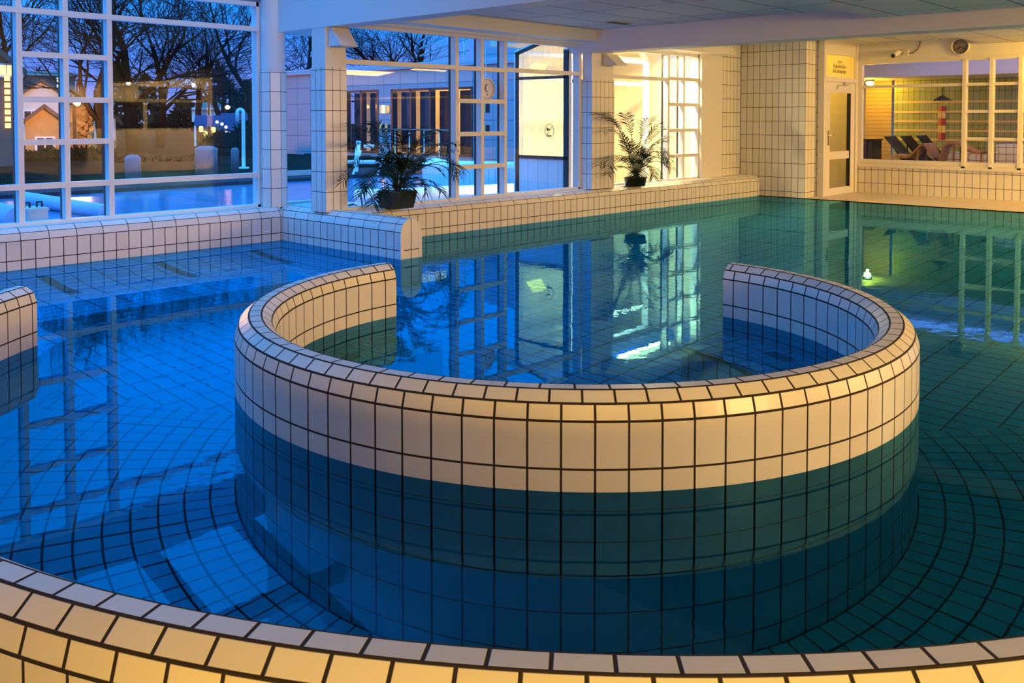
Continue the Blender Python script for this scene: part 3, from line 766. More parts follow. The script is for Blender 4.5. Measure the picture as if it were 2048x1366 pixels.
for px, py, X, lab in ((1771, 273, 18.8, 'black recliner nearest the dark cabinet behind the glass'), (1803, 272, 19.6, 'black recliner in the middle of the three behind the glass'),
                    (1835, 271, 20.4, 'black recliner closest to the lighthouse pattern')):
    p = onx(px, py, X); lounger(X, p[1], p[2], lab)
# tan wave loungers
def wave(pts, X, w, label):
    P = [onx(px, py, X) for px, py in pts]
    o = thing('wave_lounger', label, 'lounger', (X, P[0][1], 0), 'tan wave loungers')
    # smooth the outline
    Q = []
    for i in range(len(P)-1):
        a, b_, c, d_ = [Vector(P[min(max(k, 0), len(P)-1)]) for k in (i-1, i, i+1, i+2)]
        for t in (0, .25, .5, .75):
            Q.append(.5*((2*b_)+(c-a)*t+(2*a-5*b_+4*c-d_)*t*t+(3*b_-a-3*c+d_)*t*t*t))
    Q.append(Vector(P[-1]))
    b = MB(); th = .045
    b.grid([[q for q in Q], [q+Vector((w, 0, 0)) for q in Q]], sm=True)
    b.grid([[q-Vector((0, 0, th)) for q in Q], [q+Vector((w, 0, -th)) for q in Q]], sm=True)
    for k in (0, w): b.grid([[q+Vector((k, 0, 0)) for q in Q], [q+Vector((k, 0, -th)) for q in Q]])
    b.build('lying_surface', M['rattan'], o)
    for q in (Q[0], Q[len(Q)//2], Q[-1]):
        for k in (.03, w-.03):
            b = MB(); b.tube([(X+k, q.y, .01), (X+k, q.y, q.z-th)], .02, 6); b.build('leg', M['rattan'], o)
wave([(1783, 309), (1796, 309.5), (1812, 312), (1826, 303), (1842, 287), (1852, 292), (1861, 309), (1867, 316)], 17.25, .5, 'tan wave-shaped lounger in front of the black recliners')
wave([(1876, 318), (1880, 309), (1886, 292), (1900, 283), (1914, 285), (1928, 294), (1945, 302), (1962, 304)], 17.2, .45, 'tan wave-shaped lounger arching over the white tiled bench')
b = MB()
p0, p1 = onx(1889, 305, 18.05), onx(1988, 310, 18.05); b.box(18.05, 18.65, p1[1], p0[1], 0.01, p0[2])
one(b, 'tiled_bench', tiles('bench tiles small', .125, .125, col=(.72, .72, .85), g=.008), label='low white tiled bench behind the window below the lighthouse', cat='bench')
p0 = onx(1992, 289, 18.05); b = MB(); b.box(18.05, 18.75, p0[1]-1.4, p0[1], .01, p0[2])
one(b, 'tiled_tub', tiles('tub tiles small', .125, .125, col=(.72, .72, .85), g=.008), label='taller white tiled tub block at the right end of the lounge', cat='tub')
# the lit spot in the lounge
p = onx(1740, 165, 20.6)
o = thing('spot_lamp', 'glowing round ceiling lamp behind the glass above the dark cabinet', 'lamp', p)
b = MB(); b.lathe([(0, -.09), (.07, -.05), (.09, 0), (.0, .02)], p, 16); b.build('globe', plain('lamp globe', (1, .9, .6), emit=(1, .72, .25), estr=25), o)
b = MB(); b.lathe([(0, .02), (.10, .02), (.10, .1), (0, .1)], p, 16); b.build('base', M['hgrey'], o)

# ------------------------------------------------------------------ glazed swim-out porch outside the far window
XV = 10.2; YV0, YV1 = 8.4, 9.44
pv = struct('window_7')
b = MB()
b.box(XV-.03, XV+.05, YV1-.05, YV1+.03, -.2, 2.42); b.box(XV-.03, XV+.05, YV0, YV0+.07, -.2, 2.42)
b.box(13.6, 13.68, YV1-.05, YV1+.03, -.2, 2.42)
b.box(XV, 13.64, YV1-.03, YV1+.03, 1.98, 2.04); b.box(XV, 13.64, YV1-.03, YV1+.03, 2.38, 2.44)
b.box(11.5, 11.56, YV1-.03, YV1+.03, -.2, 2.4)
b.prism([(YV1+.03, 2.38), (YV1+.03, 2.44), (8.86, 2.60), (8.4, 2.60), (8.4, 2.54), (8.86, 2.54)], 0, XV+.01, XV+.06)
b.build('window_frame', M['frame'], pv)
b = MB()
b.box(XV-.034, XV-.005, YV1-.05, YV1-.0, -.2, 2.40); b.box(XV-.034, XV-.005, YV0+.0, YV0+.08, -.2, 2.4)
b.box(XV-.034, XV-.005, YV0, YV1, 1.985, 2.03); b.box(XV-.034, XV-.005, YV0, YV1, .79, .84)
b.prism([(YV1+.03, 2.40), (YV1-.02, 2.36), (8.86, 2.52), (8.86, 2.57)], 0, XV-.034, XV-.004)
b.build('gasket', M['black'], pv)
b = MB(); b.face([(XV, YV0, .82), (XV, YV1, .82), (XV, YV1, 2.0), (XV, YV0, 2.0)]); b.face([(XV, YV0, 2.03), (XV, YV1, 2.03), (XV, YV1, 2.4), (XV, 8.86, 2.56), (XV, YV0, 2.56)])
b.build('misted_pane', M['haze'], pv)
b = MB(); b.face([(XV, YV1, -.2), (13.64, YV1, -.2), (13.64, YV1, 2.4), (XV, YV1, 2.4)])
b.face([(XV, YV1+.03, 2.42), (13.64, YV1+.03, 2.42), (13.64, 8.86, 2.58), (XV, 8.86, 2.58)])
b.build('pane', M['glass2'], pv)
b = MB(); b.box(XV-.01, XV+.04, YV0+.08, YV1-.06, -.1, .79); b.build('white_panel', tiles('porch boards', .2, 9, col=(.78, .77, .80), grout=(.4, .4, .45), g=.008, rough=.5), pv)
b = MB(); b.box(XV, 13.66, 8.35, 8.9, 2.56, 2.66); b.build('porch_roof', M['white'], pv)
# the bright back of the porch: white wall with a pale green door
b = MB(); b.box(11.62, 16.5, 10.6, 10.75, -.2, 3.0); b.box(14.2, 14.4, 8.5, 10.6, -.2, 3.0); b.box(10.9, 14.4, 9.5, 10.7, 2.62, 2.75); one(b, 'wall_porch', M['render'], kind='structure')
dr = struct('door_2'); dx = 13.0
b = MB(); b.box(12.9, 13.75, 10.54, 10.6, 0, 2.0); b.build('door_leaf', plain('pale green door', (.58, .66, .36), .5), dr)
b = MB(); b.box(12.82, 12.9, 10.52, 10.6, 0, 2.08); b.box(13.75, 13.83, 10.52, 10.6, 0, 2.08); b.box(12.82, 13.83, 10.52, 10.6, 2.0, 2.1); b.build('door_frame', M['frame'], dr)
b = MB(); b.box(10.3, 14.2, 8.42, 10.6, -.2, .02); one(b, 'floor_porch', M['deck'], kind='structure')
lp = thing('porch_light', 'bright flat lamp under the roof of the glazed porch', 'ceiling light', (12.6, 9.0, 2.55))
b = MB(); b.box(11.9, 13.3, 8.66, 8.8, 2.50, 2.555); b.build('diffuser', M['lit2'], lp)
b = MB(); b.box(11.87, 13.33, 8.63, 8.83, 2.55, 2.562); b.build('housing', M['hgrey'], lp)
# no-diving sticker on the misted pane
st = thing('no_diving_sticker', 'round no diving sticker on the misted porch pane', 'sign', (XV-.04, 8.765, 1.21))
ST = Matrix.Translation((XV-.012, 8.765, 1.21)) @ Matrix(((0, 0, -1, 0), (-1, 0, 0, 0), (0, 1, 0, 0), (0, 0, 0, 1)))
b = MB(); b.tube([ST @ Vector((.085*math.cos(R(a)), .105*math.sin(R(a)), .002)) for a in range(0, 361, 12)], .004, 6, cap=False); b.build('ring', M['ink'], st)
b = MB(); b.tube([ST @ Vector((-.055, -.075, .002)), ST @ Vector((.055, .08, .002))], .0035, 6); b.build('slash', M['ink'], st)
b = MB()
b.tube([ST @ Vector((-.045, .045, .002)), ST @ Vector((-.03, .02, .002)), ST @ Vector((-.045, -.005, .002))], [.012, .016, .004], 6); b.build('diver', M['ink'], st); b = MB()
b.tube([ST @ Vector((-.004, .026, .002)), ST @ Vector((.002, .022, .002))], .010, 6); b.build('diver_head', M['ink'], st); b = MB()
b.tube([ST @ Vector((-.05, -.042, .002)), ST @ Vector((-.042, -.05, .002))], .010, 6); b.build('diver_foot', M['ink'], st)
b = MB(); b.tube([ST @ Vector((-.035+.014*k, -.074+.004*(k % 2), .002)) for k in range(6)], .010, 6); b.build('wave', M['ink'], st)

# ------------------------------------------------------------------ outdoors
b = MB(); b.face([(-60, 17.5, -.02), (140, 17.5, -.02), (140, 260, -.02), (-60, 260, -.02)]); one(b, 'ground', M['ground'], kind='structure')
b = MB(); b.face([(-60, 9.4, -.9), (60, 9.4, -.9), (60, 18, -.9), (-60, 18, -.9)]); one(b, 'floor_outdoor_basin', M['ground'], kind='structure')
b = MB(); b.face([(-30, 9.5, -.03), (20.2, 9.5, -.03), (20.2, 17.5, -.03), (-30, 17.5, -.03)]); one(b, 'outdoor_water', M['owater'], kind='structure', label='pale blue outdoor pool surface beyond the windows')
b = MB(); b.box(-40, 20.2, 17.5, 20.0, -.2, .04); b.box(20.2, 22, 9.5, 30, -.2, .03); one(b, 'path', M['paving'], kind='structure')

# white facade wing on the far side of the outdoor pool
XW = 20.3
k_ = XW/28
fw = thing('pool_annex', 'white panelled annex with dark framed lit windows across the outdoor pool', 'building', (XW, 24, 0))
wins = [(27.45, 25.55, .02, 2.42), (24.75, 20.75, .02, 2.42)]
b = MB(); zt = 3.1
ycur = 31.8
for ya, yb, z0, z1 in wins:
    b.box(XW, XW+.25, ya, ycur, -.1, zt); b.box(XW, XW+.25, yb, ya, z1, zt); b.box(XW, XW+.25, yb, ya, -.1, .15); ycur = yb
b.box(XW, XW+.25, 10.9, ycur, -.1, zt)
for f in range(len(b.uv)): b.uv[f] = [(u, v-.1) for u, v in b.uv[f]]
b.build('facade', M['panel'], fw)
b = MB(); b.box(XW-.1, XW+9, 10.9, 31.8, zt, zt+.10); b.prism([(10.9, zt+.10), (31.8, zt+.10), (31.8, zt+.22), (10.9, zt+.22)], 0, XW+.2, XW+9) ; b.build('roof', plain('pale fascia', (.45, .42, .48), .6), fw)
b = MB(); b.box(XW+4, XW+4.2, 10.9, 31.8, 0, zt); b.box(XW+.25, XW+4, 10.9, 31.8, -.05, .02); b.build('inner_wall', M['render'], fw)
for ya, yb, z0, z1 in wins:
    b = MB(); n = 2 if ya > 26 else 4
    b.box(XW-.02, XW+.2, yb, ya, z1-.07, z1); b.box(XW-.02, XW+.2, yb, ya, .15, .22)
    for i in range(n+1):
        y = yb+(ya-yb)*i/n; b.box(XW-.02, XW+.2, y-.045, y+.045, .15, z1)
    wf_ = b.build('window', M['black'], fw)
    b = MB(); b.face([(XW+.1, yb, .15), (XW+.1, ya, .15), (XW+.1, ya, z1), (XW+.1, yb, z1)]); b.build('pane', M['glass2'], wf_)
    for i in range(n):
        y0 = yb+(ya-yb)*(i+.5)/n
        b = MB(); b.box(XW+.3, XW+.36, y0-.12*(ya-yb)/n, y0+.36*(ya-yb)/n, .2, z1-.1); b.build('curtain', M['dkglass'], wf_)
# little chequer strips between the windows
for (ya, yb) in ((25.45, 24.85), (20.65, 19.95), (29.5, 27.6)):
    for z in (1.72, 1.05):
        b = MB(); w = (ya-yb)/4
        for i in range(4): b.box(XW-.015, XW+.0, yb+w*i, yb+w*(i+1)-.01, z-.14, z+.14, i % 2)
        b.build('tile_strip', [M['dkglass'], M['yellow']], fw)
es = MB(); es.box(XW+.4, XW+.45, 25.65, 25.95, 2.16, 2.28); es.build('exit_sign', M['exit'], fw)
for y in (21.4, 22.6, 26.5):
    es = MB(); es.box(XW+1.5, XW+2.4, y, y+.25, 2.7, 2.76); es.build('lamp', M['lit2'], fw)
# safety rail inside the annex window
b = MB(); b.tube([(XW-.6, 20.9, 1.02), (XW-.6, 24.6, 1.02)], .03, 6)
for i in range(6): b.tube([(XW-.6, 20.9+.74*i, .04), (XW-.6, 20.9+.74*i, 1.02)], .02, 6)
one(b, 'hand_rail', M['steel'], label='thin handrail in front of the annex windows', cat='rail')
# round-topped outdoor pool walls
def outwall(name, pts, h, w, label):
    o = thing(name, label, 'pool wall', (*pts[0], 0)); rr = w/2
    b = MB(); c_ = MB(); s_ = 0
    P = [[], []]; U = [[], []]; G = []; GU = []
    for i, p in enumerate(pts):
        a = Vector(pts[max(i-1, 0)]); c2 = Vector(pts[min(i+1, len(pts)-1)]); d_ = (c2-a).normalized(); nn = Vector((-d_.y, d_.x))
        if i: s_ += (Vector(p)-Vector(pts[i-1])).length
        q0 = Vector(p)+nn*rr; q1 = Vector(p)-nn*rr
        for k, q in enumerate((q0, q1)):
            P[k].append([(q.x, q.y, h), (q.x, q.y, -.6)]); U[k].append([(s_, h), (s_, -.6)])
        G.append([(*(Vector(p)+nn*rr*math.cos(R(30*j))), h+rr*.7*math.sin(R(30*j))) for j in range(7)]); GU.append([(s_, .2)]*7)
    for k in (0, 1): b.grid(P[k], U[k])
    b.build('tiled_wall', tiles(name+' tile', .125, .5, col=(.72, .76, .82), grout=(.2, .25, .32), g=.008), o)
    c_.grid(G, GU, sm=True); c_.build('coping', M['white'], o)
arc1 = [(12.2-2.2*math.sin(R(a)), 13.6-2.0*math.cos(R(a))) for a in range(95, -5, -10)]
outwall('outdoor_tub_wall', [(14.5-1.9*math.cos(R(a)), 13.4-1.9*math.sin(R(a))) for a in range(-60, 91, 10)], .42, .35, 'tall curved tiled tub wall out in the pool behind the far window grid')
outwall('outdoor_channel_wall', [(10.3, 11.2), (9.4, 11.35), (8.9, 11.8)][::-1]+[(11.0, 10.9), (12.2, 10.7), (13.5, 10.7)], .12, .4, 'low curved tiled wall outside behind the square plant pot')
# white lift/bench out at the pool edge
p = onz(733, 352, 0)
o = thing('pool_lift', 'white seat frame on the edge of the outdoor pool, behind the palm', 'pool lift', p)
X0, Y0 = p[0], p[1]
side = Vector((.683, -.73, 0)); sd = lambda s, z, f=0: (X0+side.x*s+.73*f, Y0+side.y*s+.683*f, z)
for s in (-.25, .35):
    b = MB(); b.tube([sd(s-.08, .03), sd(s+.12, .62)], .025, 6); b.build('leg', M['white'], o)
b = MB(); b.tube([sd(-.45, .34), sd(.7, .34)], .05, 8); b.build('seat', M['white'], o)
b = MB(); b.tube([sd(-.3, .1, .2), sd(-.22, .85, .2)], .06, 8); b.build('post', M['white'], o)
b = MB(); b.lathe([(0, -.04), (.13, -.04), (.13, .04), (0, .04)], sd(.05, .72, .1), 16, T=None); b.build('drum', M['white'], o)

# cover tubes and box just outside the left window
def tube_thing(a, c2, r, label):
    o = thing('cover_roll', label, 'pool cover', a, 'pool cover rolls outside')
    b = MB(); b.tube([a, c2], r, 16); b.build('roll', M['tube'], o)
    b = MB(); d_ = (Vector(c2)-Vector(a)).normalized()
    b.tube([Vector(a)-d_*.12, Vector(c2)+d_*.12], r*.25, 8); b.build('axle', M['steel'], o)
tube_thing(tuple(Vector(onz(52, 397, .1))), tuple(Vector(onz(212, 424, .05))), .11, 'long pale blue cover roll lying across the outdoor pool')
tube_thing(tuple(Vector(onz(-90, 412, .15))), tuple(Vector(onz(38, 440, .12))), .17, 'thick blue cover roll at the left edge behind the window')
p0 = ony(55, 440, 9.75); p1 = ony(96, 415, 9.75)
o = thing('storage_box', 'pale blue box with two handles outside at the foot of the left window', 'box', ((p0[0]+p1[0])/2, 9.9, 0))
b = MB(); b.box(p0[0], p1[0], 9.75, 10.05, -.03, p1[2]-.03); b.build('body', M['boxblue'], o, bevel=.01)
b = MB(); b.box(p0[0]-.01, p1[0]+.01, 9.74, 10.06, p1[2]-.03, p1[2]); b.build('lid', M['boxblue'], o, bevel=.008)
for s in (.12, .72):
    x = p0[0]+(p1[0]-p0[0])*s
    b = MB(); b.tube([(x, 9.9, p1[2]), (x, 9.9, p1[2]+.05), (x+.05, 9.9, p1[2]+.05), (x+.05, 9.9, p1[2])], .012, 6); b.build('handle', M['black'], o)

# bollards and the white cane-shaped pipe
for px, py0, py1, D, w, lab in ((266, 352, 313, 21, .16, 'pale square post outside, below the lit kiosk'), (413, 345, 295, 23, .26, 'wide pale round-topped post outside right of the lit kiosk'),
                               (470, 347, 298, 24, .10, 'thin dim post outside beside the cane-shaped pipe')):
    q0 = at(px, py0, D); q1 = at(px, py1, D)
    o = thing('bollard', lab, 'bollard', (q0[0], q0[1], 0), 'posts beyond the outdoor pool')
    b = MB(); b.lathe([(0, 0), (w, 0), (w, q1[2]-.04), (w*.9, q1[2])], (q0[0], q0[1], 0), 16); b.build('post', M['boll'], o)
    b = MB(); b.lathe([(w*1.03, q1[2]-.08), (w*1.03, q1[2]-.03), (w*.6, q1[2]+.03), (0, q1[2]+.03)], (q0[0], q0[1], 0), 16); b.build('cap', M['boll'], o)
D = 26; q0 = at(487, 300, D); q1 = at(487, 228, D); q2 = at(475, 228, D); q3 = at(473, 262, D); tp = None
o = thing('cane_pipe', 'white cane-shaped pipe standing outside at the right of the large window', 'pipe', (q0[0], q0[1], 0))
b = MB(); b.tube([(q0[0], q0[1], 0), q0]+[at(480.5+6*math.cos(R(a)), 226-7*math.sin(R(a)), D) for a in range(0, 181, 15)]+[at(474.5, 243, D)], .05, 10); b.build('pipe', M['frame'], o)
b = MB(); b.lathe([(0, 0), (.15, 0), (.15, .05), (.07, .06)], (q0[0], q0[1], 0), 14); b.build('base', M['sign'], o)

# buildings
def house(px0, px1, pye, pyr, D, dep, m_wall, m_roof, label, wins=(), over=.25, gable=True):
    """gable front facing the camera; pye, pyr: picture rows of eaves and ridge"""
    L = Vector(at(px0, pye, D)); Rr = Vector(at(px1, pye, D)); rz = at((px0+px1)/2, pyr, D)[2]; ez = L.z
    ax = (Rr-L); ax.z = 0; w = ax.length; ax.normalize(); back = Vector((-ax.y, ax.x, 0))
    T = Matrix.Translation((L.x, L.y, 0)) @ Matrix(((ax.x, back.x, 0, 0), (ax.y, back.y, 0, 0), (0, 0, 1, 0), (0, 0, 0, 1)))
    o = thing('house', label, 'house', (L.x, L.y, 0), 'houses beyond the pool grounds')
    tv = lambda pts: [tuple(T @ Vector(p)) for p in pts]
    b = MB()
    if gable:
        b.face(tv([(0, 0, 0), (w, 0, 0), (w, 0, ez), (w/2, 0, rz), (0, 0, ez)])); b.face(tv([(0, dep, 0), (w, dep, 0), (w, dep, ez), (w/2, dep, rz), (0, dep, ez)]))
    else:
        b.face(tv([(0, 0, 0), (w, 0, 0), (w, 0, ez), (0, 0, ez)])); b.face(tv([(0, dep, 0), (w, dep, 0), (w, dep, ez), (0, dep, ez)]))
    for x in (0, w): b.face(tv([(x, 0, 0), (x, dep, 0), (x, dep, ez), (x, 0, ez)]))
    b.build('wall', m_wall, o)
    b = MB(); t = .18
    if gable:
        for s in (0, 1):
            xe, xr = (-over, w/2) if s == 0 else (w+over, w/2)
            ze = ez-over*(rz-ez)/(w/2)
            b.face(tv([(xe, -over, ze), (xr, -over, rz), (xr, dep+over, rz), (xe, dep+over, ze)]))
            b.face(tv([(xe, -over, ze+t), (xr, -over, rz+t), (xr, dep+over, rz+t), (xe, dep+over, ze+t)]))
            b.face(tv([(xe, -over, ze), (xr, -over, rz), (xr, -over, rz+t), (xe, -over, ze+t)])); b.face(tv([(xe, -over, ze), (xe, dep+over, ze), (xe, dep+over, ze+t), (xe, -over, ze+t)]))
    else:
        b.face(tv([(-over, -over, ez), (w+over, -over, ez), (w*.85, dep*.5, rz), (w*.15, dep*.5, rz)]))
        b.face(tv([(-over, -over, ez), (w*.15, dep*.5, rz), (-over, dep+over, ez)])); b.face(tv([(w+over, -over, ez), (w*.85, dep*.5, rz), (w+over, dep+over, ez)]))
        b.face(tv([(-over, dep+over, ez), (w+over, dep+over, ez), (w*.85, dep*.5, rz), (w*.15, dep*.5, rz)]))
    b.build('roof', m_roof, o)
    for fx, fz, ww, hh, m in wins:
        b = MB(); x = fx*w; z = fz*ez; b.box(x-ww/2-.06, x+ww/2+.06, -.06, .0, z-.06, z+hh+.06, 0, T); wnd = b.build('window', M['sign'], o)
        b = MB()
        for k in range(2): b.box(x-ww/2+ww/2*k+.03, x-ww/2+ww/2*(k+1)-.03, -.075, -.06, z, z+hh, 0, T)
        b.build('pane', m, wnd)
    return o
house(40, 128, 192, 164, 62, 9, M['render'], M['roof'], 'cream gabled house brightly lit by the street lamp', [(.25, .3, .8, 1.0, M['dkglass'])])
house(50, 128, 245, 217, 40, 5, M['timber'], M['roof'], 'small timber gabled shed in front of the cream house', [(.5, .1, .6, .5, M['dkglass'])])
house(172, 232, 240, 214, 44, 6, M['timber'], M['roof'], 'small lit house with a white window behind the second pane column', [(.62, .35, .75, .95, M['lit'])])
house(20, 150, 150, 138, 95, 9, M['brick'], M['brick'], 'long brown block behind the cream gabled house', [(.8, .8, .9, .9, M['lit']), (.82, .6, .9, .9, M['lit'])], gable=False)
house(388, 446, 220, 203, 70, 7, M['brick'], M['roof'], 'dim hipped house behind the street lamp beside the dark hedge', [(.2, .6, 1.0, .9, M['sign']), (.45, .6, 1.0, .9, M['sign']), (.8, .6, 1.0, .9, M['sign'])], gable=False)
o = house(-60, 34, 135, 100, 30, 5, M['brick'], M['roof'], 'dark tower house with a lit stair window at the left edge', [(.78, .93, .55, .28, M['lit']), (.93, .93, .4, .28, M['lit'])])
q = at(14, 150, 29.9); q2 = at(14, 258, 29.9)
b = MB()
for k in range(8):
    z = q2[2]+(q[2]-q2[2])*k/8; b.box(-.06, .06, -.05, .05, z+.03, z+(q[2]-q2[2])/8-.03, 0, Matrix.Translation((q[0], q[1], 0)))
w_ = b.build('stair_window', M['lit'], o)

# market awnings and their lights
for px0, px1, py0, py1, D, lab in ((388, 462, 252, 240, 48, 'wide dark blue awning roof beyond the pool'), (440, 505, 262, 236, 44, 'ribbed blue awning roof beside the cane-shaped pipe')):
    a, c2 = Vector(at(px0, py0, D)), Vector(at(px1, py0, D)); top = at(px0, py1, D)[2]
    o = thing('awning', lab, 'awning', (a.x, a.y, 0), 'awnings beyond the pool')
    d_ = (c2-a); back = Vector((-d_.y, d_.x, 0)).normalized()*3
    b = MB()
    for k in range(8):
        f0, f1 = k/8, (k+1)/8
        b.face([a+d_*f0, a+d_*f1, (a+d_*f1+back).to_3d()+Vector((0, 0, top-a.z+.25)), (a+d_*f0+back).to_3d()+Vector((0, 0, top-a.z+.25))])
    b.build('canopy', M['tent'], o)
    for f in (.03, .97):
        b = MB(); q = a+d_*f; b.tube([(q.x, q.y, 0), (q.x, q.y, q.z)], .05, 6); b.build('leg', M['hgrey'], o)
o = thing('light_string', 'string of small white bulbs hanging under the blue awning', 'string lights', at(445, 250, 43))
b = MB()
ptsL = [at(px, py, 43) for px, py in ((434, 244), (444, 248), (452, 254), (452, 265))]
b.tube(ptsL, .01, 4); b.build('cord', M['black'], o)
for p in ptsL:
    b = MB(); b.lathe([(0, -.07), (.05, -.04), (.065, 0), (.04, .05), (0, .06)], p, 10); b.build('bulb', M['bulb'], o)
for p in (at(402, 258, 47), at(411, 268, 47), at(427, 260, 47)):
    o = thing('lantern', 'small amber lantern under the awning beyond the pool', 'lantern', p, 'amber lanterns under the awnings')
    b = MB(); b.lathe([(0, -.15), (.1, -.12), (.1, .12), (0, .15)], p, 8); b.build('shade', M['lit'], o)
    b = MB(); b.tube([(p[0], p[1], p[2]+.15), (p[0], p[1], p[2]+.4)], .01, 4); b.build('cord', M['black'], o)

# street lamps
def street_lamp(px, py, pyb, D, label, r=.22, power=400, lightcol=(1, .42, .08)):
    q = at(px, py, D)
    o = thing('street_lamp', label, 'street lamp', (q[0], q[1], 0), 'street lamps')
    off = Vector(at(px-6, py, D))-Vector(q)
    b = MB(); b.tube([(q[0]+off.x, q[1]+off.y, 0), (q[0]+off.x, q[1]+off.y, q[2]-.2), (q[0]+off.x*.6, q[1]+off.y*.6, q[2]+.15), (q[0], q[1], q[2]+r)], .06, 8); b.build('pole', M['bark'], o)
    b = MB(); b.lathe([(0, -r*.7), (r*.6, -r*.5), (r, 0), (r*.8, r*.5), (0, r*.9)], q, 14); b.build('lamp_head', M['lamp'], o)
    ld = bpy.data.lights.new('street light', 'POINT'); ld.energy = power; ld.color = lightcol; ld.shadow_soft_size = .3
    lo = bpy.data.objects.new('street light', ld); lo.location = (q[0]-.9*q[0]/D, q[1]-.9*q[1]/D, q[2]-.1); C.objects.link(lo)
street_lamp(154, 207, 260, 37.6, 'bright orange street lamp beside the timber shed', .13, 900)
street_lamp(160, 164, 200, 58, 'higher small street lamp shining on the cream gabled house', .12, 1100)
street_lamp(423, 186, 245, 60, 'tall orange street lamp on a thin pole', .12, 150)
street_lamp(455, 215, 250, 56, 'glowing orange street lamp beside the cane-shaped pipe', .15, 150)
# hedge and bushes
def bush(px0, px1, pyt, D, seed, label, m='bush'):
    rnd = random.Random(seed); a = Vector(at(px0, 300, D)); c2 = Vector(at(px1, 300, D)); h = at(px0, pyt, D)[2]
    d_ = c2-a; d_.z = 0; L = d_.length; b = MB()
    n = int(900+L*160)
    for i in range(n):
        f = rnd.random(); t = rnd.random(); z = h*t*(.82+.18*math.sin(f*17+seed)); dp = (rnd.random()-.5)*1.2
        p = Vector((a.x, a.y, 0))+d_*f+Vector((0, dp, z)); s = .10+.12*rnd.random()
        e1 = Vector((rnd.gauss(0, 1), rnd.gauss(0, 1), rnd.gauss(0, 1))).normalized()*s; e2 = Vector((rnd.gauss(0, 1), rnd.gauss(0, 1), rnd.gauss(0, 1))).normalized()*s*.6
        b.face([p-e1, p-e2*.6, p+e1, p+e2*.6])
    o = thing('hedge', label, 'hedge', (a.x, a.y, 0), 'dark hedges beyond the pool')
    b.build('foliage', M[m], o)
    b = MB(); T = Matrix.Translation((a.x, a.y, 0)) @ Matrix.Rotation(math.atan2(d_.y, d_.x), 4, 'Z'); b.box(0, L, -.35, .35, 0, h*.75, 0, T); b.build('branches', M[m], o)
bush(420, 470, 262, 36, 1, 'tall dark hedge left of the cane-shaped pipe')
bush(486, 516, 240, 34, 2, 'tall dark hedge at the right edge of the large window')
bush(42, 232, 300, 34, 3, 'low dark hedge in front of the lamp-lit houses')
bush(232, 420, 322, 32, 4, 'low dark hedge below the lit kiosk')
M['autumn'] = plain('autumn leaves', (.35, .20, .05), .8, noise=.4, nscale=5)
bush(136, 174, 182, 40.2, 6, 'lamp-lit autumn shrub beside the orange street lamp', 'autumn')
bush(597, 660, 258, 40, 5, 'dark hedge seen between the two left columns')

b = MB(); rnd = random.Random(99)
for i in range(5200):
    f = rnd.random(); px = -120+780*f; D = 105+25*rnd.random(); q = at(px, 300, D)
    h = (4.2+2.2*math.sin(px*.031)+1.5*math.sin(px*.09))*rnd.random()**.8; p = Vector((q[0], q[1], h+.1)); s_ = .5+.5*rnd.random()
    e1 = Vector((rnd.gauss(0, 1), rnd.gauss(0, 1), rnd.gauss(0, 1))).normalized()*s_; e2 = Vector((rnd.gauss(0, 1), rnd.gauss(0, 1), rnd.gauss(0, 1))).normalized()*s_*.6
    b.face([p-e1, p-e2*.6, p+e1, p+e2*.6])
one(b, 'distant_thicket', M['bush'], label='dark distant thicket along the horizon behind the houses', cat='thicket', kind='stuff')
# bare winter trees
def tree(px, D, H, seed, label, lean=0.0, spread=1.0, tr=.30, levels=6):
    q = at(px, 300, D); rnd = random.Random(seed)
    o = thing('bare_tree', label, 'tree', (q[0], q[1], 0), 'bare winter trees')
    tk = MB(); br = MB(); tr *= .72
    side = Vector((.683, -.73, 0)); fwd = Vector((.73, .683, 0))
    def grow(p, d, L, r, lev):
        mbx = tk if lev <= 1 else br
        n = 3; pts = [p]; dd = d.copy()
        for i in range(n):
            dd = (dd+Vector((rnd.gauss(0, .10), rnd.gauss(0, .10), rnd.gauss(.02, .07)))*(.6 if lev == 0 else 1)).normalized(); pts.append(pts[-1]+dd*L/n)
        rad = [r*(1-.32*i/n) for i in range(n+1)]
        mbx.tube(pts, rad, 6 if lev < 2 else (4 if lev < 4 else 3), cap=False)
        if lev >= levels or r < .0095 and lev > 5: return
        k = (3 if lev < 4 else 2)+(1 if rnd.random() < .35 else 0)
        for j in range(k):
            t = .45+.55*(j+rnd.random()*.6)/k if j < k-1 else 1.0
            i = min(int(t*n), n-1); f = t*n-i; bp = pts[i]*(1-f)+pts[min(i+1, n)]*f
            az = rnd.random()*6.283; ang = (R(18+34*rnd.random()) if j < k-1 else R(10+18*rnd.random()))*spread
            e1 = dd.cross(Vector((0, 0, 1)) if abs(dd.z) < .95 else Vector((1, 0, 0))).normalized(); e2 = e1.cross(dd)
            nd_ = (dd*math.cos(ang)+(e1*math.cos(az)+e2*math.sin(az))*math.sin(ang)).normalized()
            if nd_.z < -.1: nd_.z = abs(nd_.z)*.3; nd_.normalize()
            grow(bp, nd_, L*(.66+.24*rnd.random()), max(rad[i]*(.52 if j < k-1 else .74), .009), lev+1)
    grow(Vector((q[0], q[1], -.05)), (Vector((0, 0, 1))+side*lean).normalized(), H*.17, tr, 0)
    tk.build('trunk', M['bark'], o); br.build('branches', M['bark'], o)
tree(268, 40, 17, 11, 'thick bare tree rising behind the lit kiosk', 0, 1.1, .42)
tree(318, 46, 16, 12, 'leaning bare tree right of the kiosk roof', .22, 1.0, .32)
tree(455, 51, 16, 13, 'bare tree branching above the second street lamp', -.18, 1.0, .26)
tree(512, 40, 15, 14, 'bare tree at the right edge of the large window', -.1, 1.0, .28)
